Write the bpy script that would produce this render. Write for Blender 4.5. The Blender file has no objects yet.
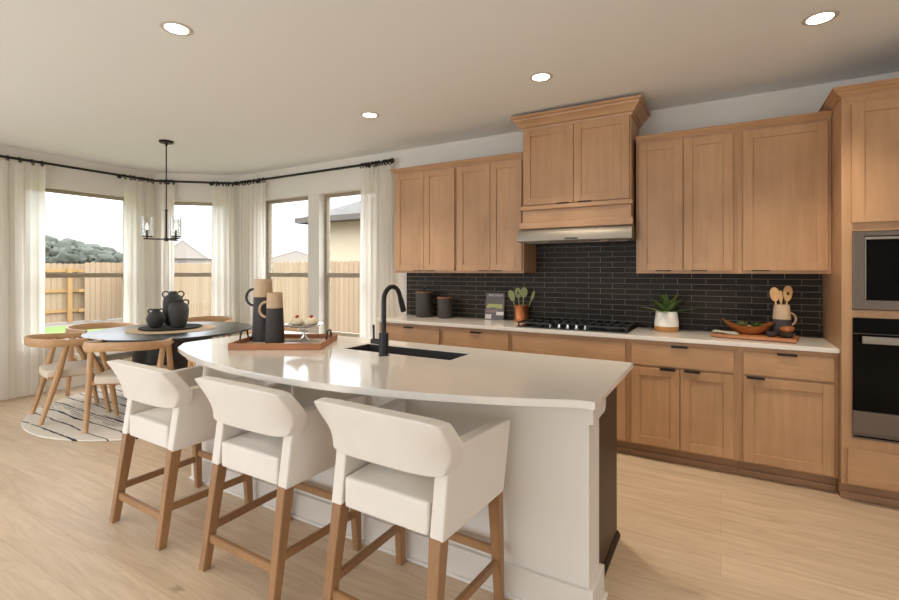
import bpy, bmesh, math, random
from mathutils import Vector, Matrix, noise
random.seed(4)
C = bpy.context.scene
COL = C.collection
PI = math.pi

# ---------------------------------------------------------------- camera
cam_d = bpy.data.cameras.new('camera')
cam_d.sensor_width = 36.0
cam_d.lens = 470.0 / 899.0 * 36.0
cam_d.shift_y = -29.0 / 899.0
cam_d.clip_end = 500
cam = bpy.data.objects.new('camera', cam_d)
COL.objects.link(cam)
cam.location = (0, 0, 1.391)
cam.rotation_euler = (PI / 2, 0, math.radians(30.0))
C.camera = cam

# ---------------------------------------------------------------- view
C.view_settings.view_transform = 'Standard'
C.view_settings.look = 'None'
C.view_settings.exposure = 0.08
C.view_settings.gamma = 1.0
C.view_settings.use_curve_mapping = False
C.cycles.max_bounces = 10
C.cycles.diffuse_bounces = 6
C.cycles.transparent_max_bounces = 16
C.cycles.caustics_reflective = False
C.cycles.caustics_refractive = False
C.cycles.sample_clamp_indirect = 4.0

# ---------------------------------------------------------------- world: overcast sky, brighter overhead
W = bpy.data.worlds.new('overcast_sky')
C.world = W
W.use_nodes = True
wt = W.node_tree
wt.nodes.clear()
w_out = wt.nodes.new('ShaderNodeOutputWorld')
w_bg = wt.nodes.new('ShaderNodeBackground')
w_tc = wt.nodes.new('ShaderNodeTexCoord')
w_sep = wt.nodes.new('ShaderNodeSeparateXYZ')
w_mr = wt.nodes.new('ShaderNodeMapRange')
w_mr.inputs['From Min'].default_value = 0.05
w_mr.inputs['From Max'].default_value = 0.9
w_mr.inputs['To Min'].default_value = 1.35
w_mr.inputs['To Max'].default_value = 9.0
wt.links.new(w_tc.outputs['Generated'], w_sep.inputs[0])
wt.links.new(w_sep.outputs['Z'], w_mr.inputs['Value'])
wt.links.new(w_mr.outputs[0], w_bg.inputs['Strength'])
w_bg.inputs['Color'].default_value = (0.95, 0.99, 1.04, 1)
wt.links.new(w_bg.outputs[0], w_out.inputs[0])


def area_light(name, loc, rot, sx, sy, power, color=(1, 1, 1), portal=False, spread=180):
    d = bpy.data.lights.new(name, 'AREA')
    d.shape = 'RECTANGLE'
    d.size, d.size_y = sx, sy
    d.energy = power
    d.color = color
    d.spread = math.radians(spread)
    if portal:
        d.cycles.is_portal = True
    o = bpy.data.objects.new(name, d)
    COL.objects.link(o)
    o.location = loc
    o.rotation_euler = rot
    return o


FILL_TINT = (0.83, 0.955, 1.12)
# added area lights, out of view: soft fill from behind and beside the camera
area_light('fill_light_side', (-6.62, -1.5, 1.45), (0, math.radians(-100), 0), 1.8, 2.7, 54, FILL_TINT)
area_light('fill_light_rear', (-2.4, -3.10, 1.25), (math.radians(108), 0, 0), 4.0, 2.0, 52, FILL_TINT)
area_light('fill_light_right', (3.10, -0.6, 1.35), (0, math.radians(100), 0), 1.6, 2.4, 19, FILL_TINT)
# portals guiding sky light through the four windows in view
area_light('window_portal', (-6.80, 2.72, 1.48), (0, math.radians(-90), 0), 1.8, 0.95, 1, portal=True)
area_light('window_portal', (-4.94, 4.345, 1.48), (math.radians(-90), 0, 0), 0.85, 1.7, 1, portal=True)
area_light('window_portal', (-3.90, 4.345, 1.48), (math.radians(-90), 0, 0), 0.85, 1.7, 1, portal=True)

# ---------------------------------------------------------------- materials


def srgb(r, g, b):
    f = lambda c: ((c / 255 + 0.055) / 1.055) ** 2.4 if c / 255 > 0.04045 else c / 255 / 12.92
    return (f(r), f(g), f(b), 1)


def new_mat(name):
    m = bpy.data.materials.new(name)
    m.use_nodes = True
    nt = m.node_tree
    b = nt.nodes['Principled BSDF']
    return m, nt, b


def plain(name, col, rough=0.5, metal=0.0, noise=0.06, nscale=8.0, bump=0.0, bscale=60.0, spec=0.5, sheen=0.0, coat=0.0):
    """painted / cast / fabric surfaces: base colour with a little mottling and optional grain bump"""
    m, nt, b = new_mat(name)
    N, L = nt.nodes, nt.links
    b.inputs['Roughness'].default_value = rough
    b.inputs['Metallic'].default_value = metal
    b.inputs['Specular IOR Level'].default_value = spec
    b.inputs['Sheen Weight'].default_value = sheen
    b.inputs['Coat Weight'].default_value = coat
    tc = N.new('ShaderNodeTexCoord')
    nz = N.new('ShaderNodeTexNoise')
    nz.inputs['Scale'].default_value = nscale
    nz.inputs['Detail'].default_value = 4
    L.new(tc.outputs['Object'], nz.inputs['Vector'])
    mx = N.new('ShaderNodeMix')
    mx.data_type = 'RGBA'
    mx.inputs[6].default_value = tuple(min(1, c * (1 - noise)) for c in col[:3]) + (1,)
    mx.inputs[7].default_value = tuple(min(1, c * (1 + noise)) for c in col[:3]) + (1,)
    L.new(nz.outputs['Fac'], mx.inputs[0])
    L.new(mx.outputs[2], b.inputs['Base Color'])
    if bump:
        n2 = N.new('ShaderNodeTexNoise')
        n2.inputs['Scale'].default_value = bscale
        n2.inputs['Detail'].default_value = 3
        L.new(tc.outputs['Object'], n2.inputs['Vector'])
        bp = N.new('ShaderNodeBump')
        bp.inputs['Strength'].default_value = bump
        bp.inputs['Distance'].default_value = 0.004
        L.new(n2.outputs['Fac'], bp.inputs['Height'])
        L.new(bp.outputs[0], b.inputs['Normal'])
    return m


def wood(name, dark, light, axis='Z', scale=1.0, rough=0.45, bump=0.08, contrast=1.0):
    m, nt, b = new_mat(name)
    N, L = nt.nodes, nt.links
    b.inputs['Roughness'].default_value = rough
    tc = N.new('ShaderNodeTexCoord')
    mp = N.new('ShaderNodeMapping')
    s = {'X': (1.0, 14, 14), 'Y': (14, 1.0, 14), 'Z': (14, 14, 1.0)}[axis]
    mp.inputs['Scale'].default_value = tuple(v * scale for v in s)
    L.new(tc.outputs['Object'], mp.inputs['Vector'])
    nz = N.new('ShaderNodeTexNoise')
    nz.inputs['Scale'].default_value = 2.2
    nz.inputs['Detail'].default_value = 8
    nz.inputs['Roughness'].default_value = 0.65
    nz.inputs['Distortion'].default_value = 0.6
    L.new(mp.outputs[0], nz.inputs['Vector'])
    n2 = N.new('ShaderNodeTexNoise')
    n2.inputs['Scale'].default_value = 2.5
    n2.inputs['Detail'].default_value = 3
    L.new(tc.outputs['Object'], n2.inputs['Vector'])
    ad = N.new('ShaderNodeMath')
    ad.operation = 'MULTIPLY_ADD'
    ad.inputs[1].default_value = 0.55
    L.new(n2.outputs['Fac'], ad.inputs[0])
    ml = N.new('ShaderNodeMath')
    ml.operation = 'MULTIPLY'
    ml.inputs[1].default_value = 0.45
    L.new(nz.outputs['Fac'], ml.inputs[0])
    L.new(ml.outputs[0], ad.inputs[2])
    cr = N.new('ShaderNodeValToRGB')
    e = cr.color_ramp.elements
    e[0].position = 0.5 - 0.17 / contrast
    e[0].color = dark
    e[1].position = 0.5 + 0.17 / contrast
    e[1].color = light
    L.new(ad.outputs[0], cr.inputs[0])
    L.new(cr.outputs[0], b.inputs['Base Color'])
    bp = N.new('ShaderNodeBump')
    bp.inputs['Strength'].default_value = bump
    bp.inputs['Distance'].default_value = 0.002
    L.new(nz.outputs['Fac'], bp.inputs['Height'])
    L.new(bp.outputs[0], b.inputs['Normal'])
    return m


def floor_material():
    m, nt, b = new_mat('oak_plank_floor')
    N, L = nt.nodes, nt.links
    b.inputs['Roughness'].default_value = 0.42
    tc = N.new('ShaderNodeTexCoord')
    br = N.new('ShaderNodeTexBrick')
    br.offset = 0.37
    br.offset_frequency = 2
    br.inputs['Scale'].default_value = 1.0
    br.inputs['Brick Width'].default_value = 2.1
    br.inputs['Row Height'].default_value = 0.19
    br.inputs['Mortar Size'].default_value = 0.0014
    br.inputs['Mortar Smooth'].default_value = 0.3
    br.inputs['Bias'].default_value = 0.0
    br.inputs['Color1'].default_value = (0.0, 0, 0, 1)
    br.inputs['Color2'].default_value = (1.0, 1, 1, 1)
    br.inputs['Mortar'].default_value = (0.5, 0.5, 0.5, 1)
    L.new(tc.outputs['Object'], br.inputs['Vector'])
    mp = N.new('ShaderNodeMapping')
    mp.inputs['Scale'].default_value = (0.9, 9, 1)
    L.new(tc.outputs['Object'], mp.inputs['Vector'])
    nz = N.new('ShaderNodeTexNoise')
    nz.inputs['Scale'].default_value = 2.4
    nz.inputs['Detail'].default_value = 9
    nz.inputs['Roughness'].default_value = 0.62
    nz.inputs['Distortion'].default_value = 1.2
    L.new(mp.outputs[0], nz.inputs['Vector'])
    cr = N.new('ShaderNodeValToRGB')
    e = cr.color_ramp.elements
    e[0].position, e[0].color = 0.28, FLOOR_D
    e[1].position, e[1].color = 0.68, FLOOR_L
    mix = N.new('ShaderNodeMath')
    mix.operation = 'MULTIPLY_ADD'
    mix.inputs[1].default_value = 0.16
    L.new(br.outputs['Color'], mix.inputs[0])
    sub = N.new('ShaderNodeMath')
    sub.operation = 'SUBTRACT'
    sub.inputs[1].default_value = 0.08
    L.new(nz.outputs['Fac'], sub.inputs[0])
    L.new(sub.outputs[0], mix.inputs[2])
    L.new(mix.outputs[0], cr.inputs[0])
    # knots
    vo = N.new('ShaderNodeTexNoise')
    vo.inputs['Scale'].default_value = 1.6
    vo.inputs['Detail'].default_value = 5
    mp2 = N.new('ShaderNodeMapping')
    mp2.inputs['Scale'].default_value = (1.3, 4.5, 1)
    L.new(tc.outputs['Object'], mp2.inputs['Vector'])
    L.new(mp2.outputs[0], vo.inputs['Vector'])
    kr = N.new('ShaderNodeValToRGB')
    kr.color_ramp.elements[0].position = 0.69
    kr.color_ramp.elements[0].color = (0, 0, 0, 1)
    kr.color_ramp.elements[1].position = 0.78
    kr.color_ramp.elements[1].color = (1, 1, 1, 1)
    L.new(vo.outputs['Fac'], kr.inputs[0])
    k2 = N.new('ShaderNodeMix')
    k2.data_type = 'RGBA'
    k2.inputs[7].default_value = srgb(128, 106, 84)
    L.new(cr.outputs[0], k2.inputs[6])
    L.new(kr.outputs[0], k2.inputs[0])
    gm = N.new('ShaderNodeMix')
    gm.data_type = 'RGBA'
    gm.inputs[7].default_value = srgb(150, 122, 94)
    L.new(k2.outputs[2], gm.inputs[6])
    mf = N.new('ShaderNodeMath')
    mf.operation = 'MULTIPLY'
    mf.inputs[1].default_value = 0.55
    L.new(br.outputs['Fac'], mf.inputs[0])
    L.new(mf.outputs[0], gm.inputs[0])
    L.new(gm.outputs[2], b.inputs['Base Color'])
    bp = N.new('ShaderNodeBump')
    bp.inputs['Strength'].default_value = 0.1
    bp.inputs['Distance'].default_value = 0.002
    L.new(nz.outputs['Fac'], bp.inputs['Height'])
    L.new(bp.outputs[0], b.inputs['Normal'])
    return m


def tile_material():
    m, nt, b = new_mat('ribbed_black_subway_tile')
    N, L = nt.nodes, nt.links
    tc = N.new('ShaderNodeTexCoord')
    sp = N.new('ShaderNodeSeparateXYZ')
    cb = N.new('ShaderNodeCombineXYZ')
    L.new(tc.outputs['Object'], sp.inputs[0])
    L.new(sp.outputs['X'], cb.inputs['X'])
    az = N.new('ShaderNodeMath')
    az.operation = 'ADD'
    az.inputs[1].default_value = -0.914
    L.new(sp.outputs['Z'], az.inputs[0])
    L.new(az.outputs[0], cb.inputs['Y'])
    br = N.new('ShaderNodeTexBrick')
    br.offset = 0.5
    br.inputs['Scale'].default_value = 1.0
    br.inputs['Brick Width'].default_value = 0.205
    br.inputs['Row Height'].default_value = 0.0462
    br.inputs['Mortar Size'].default_value = 0.0021
    br.inputs['Mortar Smooth'].default_value = 0.1
    br.inputs['Color1'].default_value = srgb(34, 28, 22)
    br.inputs['Color2'].default_value = srgb(52, 44, 36)
    br.inputs['Mortar'].default_value = srgb(128, 116, 102)
    L.new(cb.outputs[0], br.inputs['Vector'])
    wv = N.new('ShaderNodeTexWave')
    wv.wave_type = 'BANDS'
    wv.bands_direction = 'X'
    wv.inputs['Scale'].default_value = 24.0
    wv.inputs['Distortion'].default_value = 1.2
    wv.inputs['Detail Scale'].default_value = 3
    L.new(cb.outputs[0], wv.inputs['Vector'])
    mx = N.new('ShaderNodeMix')
    mx.data_type = 'RGBA'
    mx.blend_type = 'MULTIPLY'
    mx.inputs[0].default_value = 1.0
    cr = N.new('ShaderNodeMapRange')
    cr.inputs['To Min'].default_value = 0.6
    cr.inputs['To Max'].default_value = 1.4
    L.new(wv.outputs['Fac'], cr.inputs[0])
    L.new(br.outputs['Color'], mx.inputs[6])
    L.new(cr.outputs[0], mx.inputs[7])
    L.new(mx.outputs[2], b.inputs['Base Color'])
    b.inputs['Roughness'].default_value = 0.5
    b.inputs['Specular IOR Level'].default_value = 0.22
    inv = N.new('ShaderNodeMath')
    inv.operation = 'SUBTRACT'
    inv.inputs[0].default_value = 1.0
    L.new(br.outputs['Fac'], inv.inputs[1])
    ad = N.new('ShaderNodeMath')
    ad.operation = 'MULTIPLY_ADD'
    ad.inputs[1].default_value = 0.25
    L.new(wv.outputs['Fac'], ad.inputs[0])
    L.new(inv.outputs[0], ad.inputs[2])
    bp = N.new('ShaderNodeBump')
    bp.inputs['Strength'].default_value = 0.5
    bp.inputs['Distance'].default_value = 0.002
    L.new(ad.outputs[0], bp.inputs['Height'])
    L.new(bp.outputs[0], b.inputs['Normal'])
    return m


def brick_like(name, c1, c2, mortar, bw, rh, ms, axis='X', rough=0.85):
    m, nt, b = new_mat(name)
    N, L = nt.nodes, nt.links
    tc = N.new('ShaderNodeTexCoord')
    sp = N.new('ShaderNodeSeparateXYZ')
    cb = N.new('ShaderNodeCombineXYZ')
    L.new(tc.outputs['Object'], sp.inputs[0])
    ad = N.new('ShaderNodeMath')
    ad.operation = 'ADD'
    L.new(sp.outputs['X'], ad.inputs[0])
    L.new(sp.outputs['Y'], ad.inputs[1])
    L.new(ad.outputs[0] if axis == 'XY' else sp.outputs[axis], cb.inputs['X'])
    L.new(sp.outputs['Z'], cb.inputs['Y'])
    br = N.new('ShaderNodeTexBrick')
    br.inputs['Scale'].default_value = 1.0
    br.inputs['Brick Width'].default_value = bw
    br.inputs['Row Height'].default_value = rh
    br.inputs['Mortar Size'].default_value = ms
    br.inputs['Color1'].default_value = c1
    br.inputs['Color2'].default_value = c2
    br.inputs['Mortar'].default_value = mortar
    L.new(cb.outputs[0], br.inputs['Vector'])
    L.new(br.outputs['Color'], b.inputs['Base Color'])
    b.inputs['Roughness'].default_value = rough
    return m


def curtain_material():
    m = bpy.data.materials.new('sheer_ivory_linen')
    m.use_nodes = True
    nt = m.node_tree
    N, L = nt.nodes, nt.links
    N.clear()
    out = N.new('ShaderNodeOutputMaterial')
    tc = N.new('ShaderNodeTexCoord')
    nz = N.new('ShaderNodeTexNoise')
    nz.inputs['Scale'].default_value = 90
    L.new(tc.outputs['Object'], nz.inputs['Vector'])
    mx = N.new('ShaderNodeMix')
    mx.data_type = 'RGBA'
    mx.inputs[6].default_value = srgb(240, 236, 227)
    mx.inputs[7].default_value = srgb(250, 247, 240)
    L.new(nz.outputs['Fac'], mx.inputs[0])
    df = N.new('ShaderNodeBsdfDiffuse')
    tr = N.new('ShaderNodeBsdfTranslucent')
    tp = N.new('ShaderNodeBsdfTransparent')
    L.new(mx.outputs[2], df.inputs['Color'])
    L.new(mx.outputs[2], tr.inputs['Color'])
    m1 = N.new('ShaderNodeMixShader')
    m1.inputs[0].default_value = 0.60
    L.new(df.outputs[0], m1.inputs[1])
    L.new(tr.outputs[0], m1.inputs[2])
    m2 = N.new('ShaderNodeMixShader')
    m2.inputs[0].default_value = 0.10
    L.new(m1.outputs[0], m2.inputs[1])
    L.new(tp.outputs[0], m2.inputs[2])
    L.new(m2.outputs[0], out.inputs[0])
    return m


def glass_material(name='clear_glass', tint=(1, 1, 1, 1), refl=0.07):
    m = bpy.data.materials.new(name)
    m.use_nodes = True
    nt = m.node_tree
    N, L = nt.nodes, nt.links
    N.clear()
    out = N.new('ShaderNodeOutputMaterial')
    tp = N.new('ShaderNodeBsdfTransparent')
    tp.inputs[0].default_value = tint
    gl = N.new('ShaderNodeBsdfGlossy')
    gl.inputs['Roughness'].default_value = 0.02
    lw = N.new('ShaderNodeLayerWeight')
    lw.inputs[0].default_value = 0.25
    mr = N.new('ShaderNodeMapRange')
    mr.inputs['To Min'].default_value = refl * 0.5
    mr.inputs['To Max'].default_value = min(1, refl * 6)
    L.new(lw.outputs['Facing'], mr.inputs[0])
    mx = N.new('ShaderNodeMixShader')
    L.new(mr.outputs[0], mx.inputs[0])
    L.new(tp.outputs[0], mx.inputs[1])
    L.new(gl.outputs[0], mx.inputs[2])
    L.new(mx.outputs[0], out.inputs[0])
    return m


def emit(name, col, strength):
    m, nt, b = new_mat(name)
    b.inputs['Base Color'].default_value = col
    b.inputs['Emission Color'].default_value = col
    b.inputs['Emission Strength'].default_value = strength
    return m


def rug_material():
    m, nt, b = new_mat('cream_rug_with_ink_lines')
    N, L = nt.nodes, nt.links
    tc = N.new('ShaderNodeTexCoord')
    sp = N.new('ShaderNodeSeparateXYZ')
    L.new(tc.outputs['Object'], sp.inputs[0])
    mp = N.new('ShaderNodeMapping')
    mp.inputs['Scale'].default_value = (1.6, 5, 1)
    L.new(tc.outputs['Object'], mp.inputs['Vector'])
    nz = N.new('ShaderNodeTexNoise')
    nz.inputs['Scale'].default_value = 1.5
    nz.inputs['Detail'].default_value = 5
    L.new(mp.outputs[0], nz.inputs['Vector'])

    def math_n(op, a, bb=None, c=None):
        n = N.new('ShaderNodeMath')
        n.operation = op
        for i, v in enumerate((a, bb, c)):
            if v is None:
                continue
            if isinstance(v, (int, float)):
                n.inputs[i].default_value = v
            else:
                L.new(v, n.inputs[i])
        return n.outputs[0]

    def lines(freq, width, amp, off):
        v = math_n('MULTIPLY_ADD', nz.outputs['Fac'], amp, sp.outputs['Y'])
        v = math_n('MULTIPLY_ADD', v, freq, off)
        f = math_n('FRACT', v)
        d = math_n('ABSOLUTE', math_n('SUBTRACT', f, 0.5))
        return math_n('LESS_THAN', d, width)
    a = lines(7.0, 0.055, 0.09, 0.2)
    c = lines(38.0, 0.14, 0.05, 0.0)
    # dense hatch only in one band across the rug
    band = math_n('MULTIPLY', math_n('GREATER_THAN', math_n('MULTIPLY_ADD', nz.outputs['Fac'], 0.4, sp.outputs['Y']), -0.62),
                  math_n('LESS_THAN', math_n('MULTIPLY_ADD', nz.outputs['Fac'], 0.4, sp.outputs['Y']), -0.48))
    n3 = N.new('ShaderNodeTexNoise')
    n3.inputs['Scale'].default_value = 7
    n3.inputs['Detail'].default_value = 4
    L.new(mp.outputs[0], n3.inputs['Vector'])
    gate = math_n('GREATER_THAN', n3.outputs['Fac'], 0.43)
    cc = math_n('MULTIPLY', math_n('MULTIPLY', c, band), gate)
    tot = math_n('MAXIMUM', a, cc)
    g2 = math_n('GREATER_THAN', n3.outputs['Fac'], 0.36)
    tot = math_n('MULTIPLY', tot, g2)
    mx = N.new('ShaderNodeMix')
    mx.data_type = 'RGBA'
    mx.inputs[6].default_value = srgb(226, 217, 203)
    mx.inputs[7].default_value = srgb(48, 46, 46)
    L.new(tot, mx.inputs[0])
    L.new(mx.outputs[2], b.inputs['Base Color'])
    b.inputs['Roughness'].default_value = 0.95
    return m


FLOOR_D = srgb(186, 160, 131)
FLOOR_L = srgb(212, 189, 160)
M = {}
M['wall'] = plain('warm_white_wall_paint', srgb(222, 217, 207), 0.8, noise=0.01)
M['ceil'] = plain('ceiling_paint', srgb(229, 230, 228), 0.85, noise=0.01)
M['trim'] = plain('white_trim_paint', srgb(228, 222, 211), 0.45, noise=0.01)
M['island_white'] = plain('island_white_paint', srgb(216, 209, 199), 0.5, noise=0.01)
M['floor'] = floor_material()
M['tile'] = tile_material()
M['quartz'] = plain('white_quartz', srgb(224, 217, 207), 0.1, noise=0.025, nscale=5, spec=0.6)
M['maple_v'] = wood('maple_vertical_grain', srgb(164, 124, 86), srgb(192, 150, 110), 'Z', 1.0, 0.42)
M['maple_h'] = wood('maple_horizontal_grain', srgb(164, 124, 86), srgb(192, 150, 110), 'X', 1.0, 0.42)
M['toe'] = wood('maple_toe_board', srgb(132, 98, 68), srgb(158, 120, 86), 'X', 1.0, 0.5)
M['dark_wood'] = wood('espresso_wood', srgb(46, 30, 18), srgb(64, 43, 26), 'Z', 1.0, 0.45)
M['oak_leg'] = wood('stool_oak', srgb(130, 93, 59), srgb(166, 125, 85), 'Z', 1.6, 0.45)
M['ash'] = wood('dining_ash', srgb(172, 130, 88), srgb(208, 168, 122), 'Z', 2.0, 0.45)
M['ash_h'] = wood('dining_ash_rail', srgb(176, 134, 92), srgb(214, 174, 130), 'X', 2.0, 0.45)
M['fabric'] = plain('ivory_upholstery', srgb(224, 216, 205), 0.85, noise=0.02, bump=0.25, bscale=350, spec=0.2, sheen=0.2)
M['seat_fabric'] = plain('oatmeal_seat_fabric', srgb(216, 202, 184), 0.9, noise=0.03, bump=0.3, bscale=300, spec=0.2)
M['black'] = plain('matte_black_metal', srgb(34, 31, 29), 0.42, 0.3, noise=0.05)
M['bronze'] = plain('oil_rubbed_bronze', srgb(46, 40, 36), 0.4, 0.6, noise=0.1)
M['handle'] = plain('dark_bronze_pull', srgb(40, 27, 20), 0.4, 0.5, noise=0.1)
M['steel'] = plain('brushed_stainless', srgb(150, 143, 132), 0.55, 0.9, noise=0.04)
M['steel_dark'] = plain('slate_stainless', srgb(118, 107, 98), 0.36, 0.9, noise=0.04)
M['chrome'] = plain('polished_chrome', srgb(225, 222, 216), 0.12, 1.0, noise=0.02)
M['oven_glass'] = plain('black_oven_glass', srgb(7, 6, 6), 0.12, noise=0.0, spec=0.12)
M['cooktop'] = plain('black_cooktop_enamel', srgb(26, 25, 25), 0.2, noise=0.05)
M['iron'] = plain('cast_iron', srgb(38, 37, 37), 0.55, noise=0.1)
M['sink'] = plain('black_granite_composite', srgb(40, 37, 35), 0.6, noise=0.1, nscale=200)
M['table'] = wood('black_stained_oak', srgb(30, 30, 28), srgb(50, 49, 46), 'X', 1.0, 0.28, 0.12)
M['woven'] = plain('woven_seagrass', srgb(205, 176, 138), 0.9, noise=0.25, nscale=120, bump=0.8, bscale=160)
M['woven_black'] = plain('woven_black_fibre', srgb(50, 43, 38), 0.9, noise=0.3, nscale=120, bump=0.8, bscale=160)
M['vase'] = plain('charcoal_ceramic', srgb(62, 60, 57), 0.65, noise=0.12, nscale=18, bump=0.3, bscale=90)
M['jug_dark'] = plain('charcoal_stoneware', srgb(58, 54, 52), 0.75, noise=0.12, nscale=30, bump=0.3, bscale=120)
M['jug_tan'] = plain('raw_tan_stoneware', srgb(190, 163, 134), 0.8, noise=0.1, nscale=40, bump=0.25, bscale=140)
M['tray'] = wood('teak_tray', srgb(140, 84, 48), srgb(184, 122, 76), 'X', 1.6, 0.45)
M['acacia'] = wood('acacia_bowl', srgb(120, 66, 30), srgb(186, 112, 58), 'X', 2.2, 0.35)
M['spoon'] = wood('light_beech_spoons', srgb(206, 162, 108), srgb(232, 194, 140), 'Z', 2.0, 0.5)
M['copper'] = plain('hammered_copper', srgb(206, 128, 82), 0.3, 0.85, noise=0.15, nscale=60, bump=0.5, bscale=90)
M['sage'] = plain('sage_silicone', srgb(160, 165, 112), 0.6, noise=0.08)
M['pot_white'] = plain('white_glazed_pot', srgb(232, 226, 216), 0.4, noise=0.04)
M['pot_tan'] = plain('mustard_clay_base', srgb(182, 130, 72), 0.7, noise=0.08)
M['leaf'] = plain('aloe_green', srgb(78, 104, 50), 0.45, noise=0.25, nscale=20)
M['leaf_light'] = plain('aloe_pale_green', srgb(128, 148, 78), 0.45, noise=0.25, nscale=20)
M['succulent'] = plain('succulent_green', srgb(112, 128, 76), 0.5, noise=0.25, nscale=30)
M['soil'] = plain('potting_soil', srgb(50, 38, 28), 0.95, noise=0.3, nscale=60)
M['canister'] = plain('dark_grey_canister', srgb(56, 52, 48), 0.55, noise=0.12)
M['lid'] = wood('canister_lid_wood', srgb(120, 80, 50), srgb(164, 114, 74), 'X', 2.0, 0.5)
M['cake'] = plain('vanilla_cupcake', srgb(232, 214, 180), 0.8, noise=0.08, nscale=60)
M['berry'] = plain('red_berry', srgb(176, 24, 38), 0.35, noise=0.1)
M['towel'] = plain('grey_green_towel', srgb(168, 166, 146), 0.95, noise=0.15, nscale=60)
M['can_trim'] = plain('white_light_trim', srgb(196, 189, 178), 0.5, noise=0.0)
M['curtain'] = curtain_material()
M['glass'] = glass_material(refl=0.012)
M['lamp_glass'] = glass_material('clear_lamp_glass', (0.97, 0.97, 0.96, 1), 0.16)
M['window_frame'] = plain('taupe_vinyl_window', srgb(156, 143, 122), 0.5, noise=0.02)
M['rug'] = rug_material()
M['can_glow'] = emit('lit_downlight', (1.0, 0.93, 0.82, 1), 9.0)
M['bulb'] = emit('lit_candle_bulb', (1.0, 0.9, 0.75, 1), 2.0)
M['book'] = plain('grey_book_cover', srgb(112, 106, 106), 0.5, noise=0.06)
M['book_white'] = plain('white_print', srgb(232, 228, 222), 0.6, noise=0.02)
M['book_green'] = plain('salad_print', srgb(186, 190, 120), 0.6, noise=0.3, nscale=90)
M['book_mauve'] = plain('mauve_print', srgb(150, 128, 130), 0.6, noise=0.2, nscale=60)
M['pages'] = plain('book_pages', srgb(224, 216, 200), 0.9, noise=0.05)
M['grass'] = plain('lawn_grass', srgb(84, 104, 44), 0.95, noise=0.3, nscale=3, bump=0.6, bscale=40)
M['dirt'] = plain('bare_earth', srgb(108, 102, 92), 0.95, noise=0.3, nscale=2)
M['fence'] = brick_like('pine_fence_pickets', srgb(146, 124, 100), srgb(157, 136, 111), srgb(116, 98, 76), 0.14, 40.0, 0.004, 'XY')
M['fence_rail'] = plain('pine_rail', srgb(158, 124, 80), 0.8, noise=0.15)
M['stucco'] = plain('cream_stucco', srgb(182, 170, 146), 0.9, noise=0.03)
M['shingle'] = brick_like('grey_shingles', srgb(66, 63, 59), srgb(82, 78, 73), srgb(50, 48, 45), 0.5, 0.09, 0.006, 'X')
M['eave'] = plain('grey_fascia', srgb(86, 80, 72), 0.7, noise=0.05)
M['far_wall'] = plain('distant_hazed_siding', srgb(150, 142, 132), 0.9, noise=0.05)  # distance haze is put into this wall colour
M['far_roof'] = plain('distant_hazed_roof', srgb(132, 124, 116), 0.9, noise=0.05)  # haze mixed into the roof colour as well
M['far_glass'] = plain('distant_window_glass', srgb(120, 118, 116), 0.3, noise=0.05)
M['tree'] = plain('hazy_tree_foliage', srgb(66, 69, 60), 0.95, noise=0.25, nscale=0.6)  # haze painted into the foliage as a muted grey-green
M['pale_brick'] = brick_like('pale_limewashed_brick', srgb(206, 198, 182), srgb(190, 180, 162), srgb(172, 164, 148), 0.2, 0.075, 0.01, 'XY')

# ---------------------------------------------------------------- mesh helpers


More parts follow.
